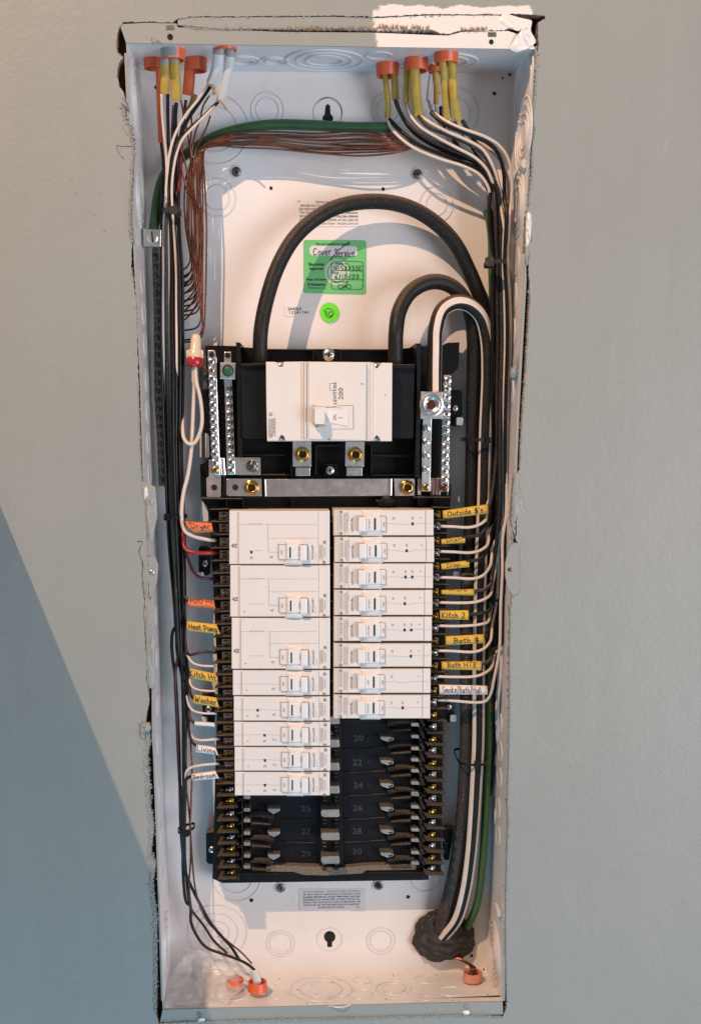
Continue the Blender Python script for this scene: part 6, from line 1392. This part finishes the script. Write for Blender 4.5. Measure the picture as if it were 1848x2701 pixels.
# more black wires to thicken the bundle, each leaving to its own tag
outs = [(.98, .052, sH, 'L3', (690, 1150), (985, 1120), 'wiredark'), (.90, .056, sI, 'L3', (690, 1560), (745, 1690), B_), (.82, .052, sB, 'L3', (685, 1900), (750, 1975), B_), (.74, .056, sD, 'L3', (690, 2150), (775, 2260), B_)]
OL = ['maroon wire leaving the left bundle at the third double breaker', 'black wire leading into the Washer tag', 'black wire leading into the blank white tag', 'black wire leading into the Living tag']
for f, d, st, n_, a, b, m in outs:
    (xa, ya), (xb, yb) = c(n_, *a), c(n_, *b)
    if m == 'wiredark': tl = [(xa - 6, ya - 10, .044), (xa + 4, ya, .038), (lerp(xa, xb, .5), lerp(ya, yb, .7) - 3, .036), (xb, yb, .037), (xb + 8, yb, .05)]; ye = ya - 40
    else: tl = [(xa - 2, ya - 40, .046), (xa + 1, ya - 8, .042), (lerp(xa, xb, .4), lerp(ya, yb, .55), .038), (xb, yb, .036), (xb + 6, yb + 3, .036)]; ye = ya - 80
    lwire(f, m, d, st, ye, tl, OL.pop(0), y0=560)
for f, d, st, ye in ((.52, .042, sF, 1650), (.86, .042, sH, 1500), (.99, .044, sI, 1400), (.05, .058, sB, 1350), (.28, .060, sH, 1600), (.60, .058, sD, 1450), (.16, .050, sF, 1650), (.70, .062, sI, 1700), (.38, .064, sB, 1400)):
    lwire(f, B_, d, st, ye, [(LBx(ye + 80, f), ye + 80, d), (LBx(ye + 150, .6), ye + 150, d + .004)], y0=560)
# loops that swing out at the left and the long ones to the bottom
wire('black wire bowing out to the left of the bundle beside the Heat Pump tag', [(LBx(1450, .1), 1450, .052), (466, 1600, .050), (464, 1650, .050), (456, 1665, .050), (453, 1700, .050), (456, 1740, .052), (462, 1780, .052), (466, 1840, .052), (471, 1940, .054), (474, 2040, .054), (477, 2180, .056), (483, 2260, .056)], .0017, B_, None, 'circuit_wire')
wire('maroon wire bowing out to the left of the bundle beside the Kitch tag', [(LBx(1600, .5), 1600, .054), (474, 1700, .050), (468, 1745, .048), (463, 1765, .048), (463, 1810, .048), (467, 1900, .05), (470, 1980, .052), (475, 2080, .052), (480, 2180, .054), (484, 2240, .056)], .0017, 'wiredark', None, 'circuit_wire')
wire('white wire curving from the lower bundle to the terminal above the Bedroom tag', [(*c('L4', 560, 470), .046), (*c('L4', 560, 400), .042), (*c('L4', 575, 340), .040), (*c('L4', 620, 300), .038), (*c('L4', 740, 272), .036), (*c('L4', 910, 255), .036), (*c('L4', 960, 255), .046)], .0015, W_, None, 'circuit_wire')
wire('black wire curving from the lower bundle to the Bedroom tag', [(*c('L4', 515, 900), .05), (*c('L4', 515, 650), .048), (*c('L4', 530, 520), .044), (*c('L4', 570, 440), .040), (*c('L4', 630, 405), .036), (*c('L4', 690, 395), .035)], .0017, B_, None, 'circuit_wire')
wire('white wire turning in to the terminal above the Living tag', [(*c('L3', 690, 1980), .050), (*c('L3', 705, 2100), .046), (*c('L3', 740, 2165), .042), (*c('L3', 820, 2195), .038), (*c('L3', 1000, 2185), .038), (*c('L3', 1060, 2180), .05)], .0015, W_, None, 'circuit_wire')
wire('brown bare ground wire running down right of the left bundle to the floor bushing', [(*c('L3', 690, 1900), .06), (*c('L4', 620, 20), .056), (*c('L4', 635, 300), .054), (*c('L4', 625, 700), .052), (*c('L4', 615, 1050), .050), (*c('L4', 632, 1350), .052), (*c('L4', 670, 1750), .056), (*c(13, 480, 160), .060), (*c(13, 560, 290), .056), (*c(13, 700, 420), .05), (*c(13, 820, 520), .044), (*c(13, 905, 610), .036)], .0010, 'copper', None, 'ground_wire')
wire('second brown bare wire crossing beside the lowest cable tie', [(*c('L4', 560, 480), .056), (*c('L4', 590, 750), .054), (*c('L4', 612, 1000), .052), (*c('L4', 618, 1400), .054), (*c('L4', 600, 1750), .058), (*c(13, 395, 140), .066)], .0010, 'copper', None, 'ground_wire')
# ================================================================== cable ties
def tie(label, px0, px1, py, h, d0, d1, tilt=0, head=None, m='wireblack', sag=0):
    """strap wrapped round a bundle"""
    p0, p1 = P(px0, py, d0), P(px1, py + tilt, d0); k = mpp(px0, py, d0); hh = h * k
    t = thing('cable_tie', label, 'cable tie', p0.lerp(p1, .5), 'black cable ties'); bm = bmesh.new(); n = 24; R = []
    w = (p1 - p0) / 2; ce = p0.lerp(p1, .5); dep = (d1 - d0)
    for i in range(n):
        a = 2 * math.pi * i / n; ca = math.copysign(abs(math.cos(a)) ** .6, math.cos(a)); sa = math.copysign(abs(math.sin(a)) ** .6, math.sin(a))
        q = ce + w * ca + Vector((0, dep / 2 * (1 - sa) - 0, -sag * k * (sa if sa > 0 else 0)))
        o = Vector((ca, -sa, 0)).normalized() * .0009
        R.append([bm.verts.new(q + Vector((0, 0, hh / 2))), bm.verts.new(q + Vector((0, 0, -hh / 2))), bm.verts.new(q + o + Vector((0, 0, -hh / 2))), bm.verts.new(q + o + Vector((0, 0, hh / 2)))])
    for i in range(n):
        A, B = R[i], R[(i + 1) % n]
        for j in range(4): bm.faces.new((A[j], B[j], B[(j + 1) % 4], A[(j + 1) % 4]))
    ob('strap', bm, m, t, smooth=False)
    if head: prism('head', rbox(rect(*head), 2.5), d0 - .0030, d0 + .003, m, t, .0006)
    return t
tie('lumpy black cable tie near the top of the left bundle', 427, 472, 553, 12, .034, .066, 0, (446, 543, 468, 563), 'wiredusty')
tie('black cable tie on the left bundle level with the first breaker', *[c('L2', 475, 1690)[0], c('L2', 742, 1690)[0]], c('L2', 0, 1690)[1], 9, .035, .060, 0, (*c('L2', 475, 1655), *c('L2', 545, 1735)))
tie('black cable tie round the thin lower left bundle', c('L4', 462, 0)[0], c('L4', 655, 0)[0], c('L4', 0, 1095)[1], 7, .046, .064, -12, (*c('L4', 520, 1085), *c('L4', 600, 1150)), sag=3)
tie('black cable tie near the top of the right bundle', 1290, 1339, 689, 10, .026, .068, 0, (*c('R1', 470, 1290), *c('R1', 570, 1400)), 'wiredusty')
tie('wide black cable tie round the thick cables beside the screw bars', c('R2', 362, 0)[0], c('R2', 668, 0)[0], c('R2', 0, 1300)[1], 9, .038, .085, 0, (*c('R2', 605, 1268), *c('R2', 668, 1345)))
tie('black cable tie sagging round the thick cables near the empty slots', c('R4', 455, 0)[0], c('R4', 825, 0)[0], c('R4', 0, 752)[1], 6, .040, .085, 4, (*c('R4', 655, 790), *c('R4', 725, 880)), sag=14)
# ================================================================== wire connector
t = thing('wire_connector', 'tan twist-on wire connector with a red base ring', 'wire connector', P(*c(3, 680, 1170), .036)); q = P(*c(3, 680, 1160), .036); k = mpp(*c(3, 680, 1160), .036)
ax = (P(*c(3, 690, 920), .036) - q).normalized()
u3 = 1 / 3.18 * k
ob('cap', lathe_bm([(62 * u3, 70 * u3), (60 * u3, 120 * u3), (46 * u3, 135 * u3), (42 * u3, 215 * u3), (34 * u3, 245 * u3), (18 * u3, 258 * u3), (0, 260 * u3)], q, ax, 24), 'tan', t, True)
ob('base_ring', lathe_bm([(40 * u3, -12 * u3), (58 * u3, -8 * u3), (66 * u3, 20 * u3), (68 * u3, 66 * u3), (60 * u3, 72 * u3)], q, ax, 24), 'redp', t, True)
for s in (-1, 1): prism('wing', [(*c(3, 680 + s * 52, 1020),), (*c(3, 680 + s * 72, 1035),), (*c(3, 680 + s * 68, 1100),), (*c(3, 680 + s * 50, 1100),)], .033, .039, 'tan', t, .0006)
# ================================================================== hand written tags
def cable_tag(n_, quad, d, m, words, label, v0=.2, v1=.8, u0=.08, u1=.92, bulge=.0022, ink='ink', w=.00062, seed=1, tear=None):
    q = [c(n_, x, y) for x, y in quad]    # tl, tr, br, bl
    def surf(u, v, lift=0.0):
        x = lerp(lerp(q[0][0], q[1][0], u), lerp(q[3][0], q[2][0], u), v); y = lerp(lerp(q[0][1], q[1][1], u), lerp(q[3][1], q[2][1], u), v)
        hgt = bulge * (1 - (2 * v - 1) ** 2) + .0005 * math.sin(u * 5 + seed)
        return P(x, y, d) - Vector((0, hgt + lift, 0))
    t = thing('wire_tag', label, 'wire tag', surf(.5, 1)); bm = bmesh.new(); nu, nv = 10, 7
    G = [[bm.verts.new(surf(i / nu, j / nv)) for j in range(nv + 1)] for i in range(nu + 1)]; G2 = [[bm.verts.new(surf(i / nu, j / nv) + Vector((0, .0009, 0))) for j in range(nv + 1)] for i in range(nu + 1)]
    for i in range(nu):
        for j in range(nv): bm.faces.new((G[i][j], G[i + 1][j], G[i + 1][j + 1], G[i][j + 1])); bm.faces.new((G2[i][j], G2[i][j + 1], G2[i + 1][j + 1], G2[i + 1][j]))
    for i in range(nu):
        for j in (0, nv): bm.faces.new((G[i][j], G2[i][j], G2[i + 1][j], G[i + 1][j]))
    for j in range(nv):
        for i in (0, nu): bm.faces.new((G[i][j], G2[i][j], G2[i][j + 1], G[i][j + 1]))
    ob('sleeve', bm, m, t, smooth=False)
    for f in t.children[0].data.polygons: f.use_smooth = True
    if words:
        bm = bmesh.new(); handwrite(bm, words, lambda u, v: surf(u, v, .0003), u0, u1, v0, v1, w, .03, seed); ob('handwriting', bm, ink, t)
    return t
HT = 'hand written wire tags'
cable_tag('R2', [(75, 2170), (625, 2092), (635, 2207), (80, 2268)], .028, 'ytag', "Outside #'s", 'yellow wire tag reading Outside at the top right of the breakers', .2, .78, .10, .9, seed=1, w=.00075)
cable_tag('R3', [(150, 290), (440, 256), (443, 335), (155, 352)], .032, 'ytag', 'Dish', 'short yellow wire tag reading Dish, second down on the right', -.02, .62, .2, .9, seed=2)
cable_tag('R3', [(150, 590), (490, 547), (495, 632), (155, 662)], .032, 'ytag', 'Disp.', 'yellow wire tag reading Disp, third down on the right', .08, .7, .2, .75, seed=3)
cable_tag('R3', [(155, 912), (548, 898), (551, 980), (155, 966)], .032, 'ytag', 'Micro', 'yellow wire tag with only the feet of its letters showing, fourth down on the right', -.08, .3, .25, .8, seed=4, w=.0005)
cable_tag('R3', [(135, 1165), (485, 1160), (487, 1277), (137, 1270)], .030, 'ytag', 'Kitch 2', 'yellow wire tag reading Kitch 2 on the right', .2, .8, .06, .9, seed=5, w=.0008)
cable_tag('R3', [(205, 1478), (672, 1455), (682, 1565), (208, 1587)], .029, 'ytag', 'Bath #', 'yellow wire tag reading Bath beside the sixth right breaker', .25, .85, .2, .88, seed=6, w=.0008)
cable_tag('R3', [(155, 1790), (645, 1785), (640, 1898), (158, 1882)], .029, 'ytag', 'Bath HTR', 'yellow wire tag reading Bath HTR on the right', .08, .68, .14, .9, seed=7, w=.0007)
cable_tag('R3', [(125, 2072), (712, 2087), (720, 2195), (130, 2190)], .029, 'wtag', 'Smoke/Bath/Hall', 'long white wire tag reading Smoke/Bath/Hall at the lowest right breaker', .12, .82, .06, .88, seed=8, w=.0006)
cable_tag(7, [(100, 285), (372, 300), (390, 392), (195, 402)], .031, 'otag', 'Dryer', 'orange wire tag reading Dryer at upper left', .08, .55, .12, .95, bulge=.004, seed=9, w=.0008)
cable_tag(7, [(140, 1062), (392, 1068), (415, 1158), (140, 1140)], .034, 'otag', 'H2O Ht', 'orange wire tag reading H2O with its letters half hidden, lower on the left', -.02, .38, .08, .98, bulge=.004, seed=10, w=.0007)
cable_tag(7, [(125, 1282), (420, 1312), (462, 1412), (127, 1378)], .032, 'ytag', 'Heat Pump', 'yellow wire tag reading Heat Pump on the left', .2, .75, .06, .98, seed=11, w=.0008)
cable_tag(9, [(152, 312), (410, 368), (438, 462), (168, 410)], .032, 'ytag', 'Kitch Ht', 'yellow wire tag beginning Kitch H on the left', .15, .75, -.02, 1.0, seed=12, w=.0008)
cable_tag(9, [(202, 573), (420, 608), (448, 707), (182, 662)], .032, 'ytag', 'Washer', 'yellow wire tag reading Washer on the left', .12, .75, .06, .98, seed=13, w=.0008)
cable_tag(9, [(203, 842), (402, 858), (402, 902), (200, 882)], .034, 'wtag', '', 'blank white wire tag on the left below the Washer tag', seed=14)
cable_tag(9, [(222, 1075), (412, 1103), (442, 1182), (212, 1152)], .033, 'wtag', 'Living', 'white wire tag reading Living on the left', .12, .75, .06, .98, seed=15, w=.0007)
cable_tag(9, [(172, 1372), (410, 1335), (450, 1412), (178, 1440)], .033, 'wtag', 'Bedroom', 'white wire tag reading Bedroom at the lowest left', .15, .72, .04, .98, seed=16, w=.0007)
# ================================================================== crumpled plastic
bm = bmesh.new()
poly = cl(13, (345, 470), (480, 500), (620, 545), (790, 610), (890, 680), (885, 770), (800, 850), (722, 900), (690, 975), (520, 990), (330, 975), (165, 985), (190, 860), (200, 770), (260, 640), (330, 560))
cx_, cy_ = c(13, 480, 780); N_ = 48; rings = []
rb = rbox(poly, 12, 3)
for k_ in range(0, 15):
    s = 1 - k_ / 15; row = []
    for x, y in rb:
        qx, qy = lerp(cx_, x, s), lerp(cy_, y, s)
        nn = noise.noise(Vector((qx * .025, qy * .025, 1))) + .5 * noise.noise(Vector((qx * .07, qy * .07, 4))) + .5 * abs(noise.noise(Vector((qx * .05, qy * .05, 9))))
        base = interp([(2490, .070), (2570, .060), (2600, .040), (2640, .016), (2664, .004)], qy)
        row.append(bm.verts.new(P(qx, qy, max(.002, base - .007 + .009 * nn))))
    rings.append(row)
for A, B in zip(rings, rings[1:]):
    for i in range(len(A)): bm.faces.new((A[i], A[(i + 1) % len(A)], B[(i + 1) % len(A)], B[i]))
bm.faces.new(rings[-1])
tag(ob('plastic_film', bm, 'film', smooth=True), 'crumpled sheet of clear plastic lying in the lower left corner of the box', 'plastic sheet')
bm = bmesh.new()
for k_ in range(60):
    u, v = random.random(), random.random(); p = bot_fn(u, v); s = random.uniform(.0003, .0009)
    bmesh.ops.create_icosphere(bm, subdivisions=1, radius=s, matrix=Matrix.Translation(p + Vector((0, 0, s * .5))))
tag(ob('plaster_dust', bm, 'gyp', kind='stuff'), 'specks of plaster and dust lying on the floor of the box', 'debris')
# ================================================================== unseen board added left of the view to shade the lower left wall
sx = -.325
e_ = P(0, 1140 * K, 0); zt = e_.z + (e_.x - sx) * 2.96
bm = bmesh.new(); bmesh.ops.create_cube(bm, size=1, matrix=Matrix.Translation((sx - .60, -.401, zt - .011)) @ Matrix.Diagonal((1.2, .8, .022, 1)))
bmesh.ops.bevel(bm, geom=bm.edges[:], offset=.002, segments=2, affect='EDGES')
tag(ob('shade_board', bm, 'wood'), 'deep wooden shelf board fixed to the wall just left of the view', 'shelf')
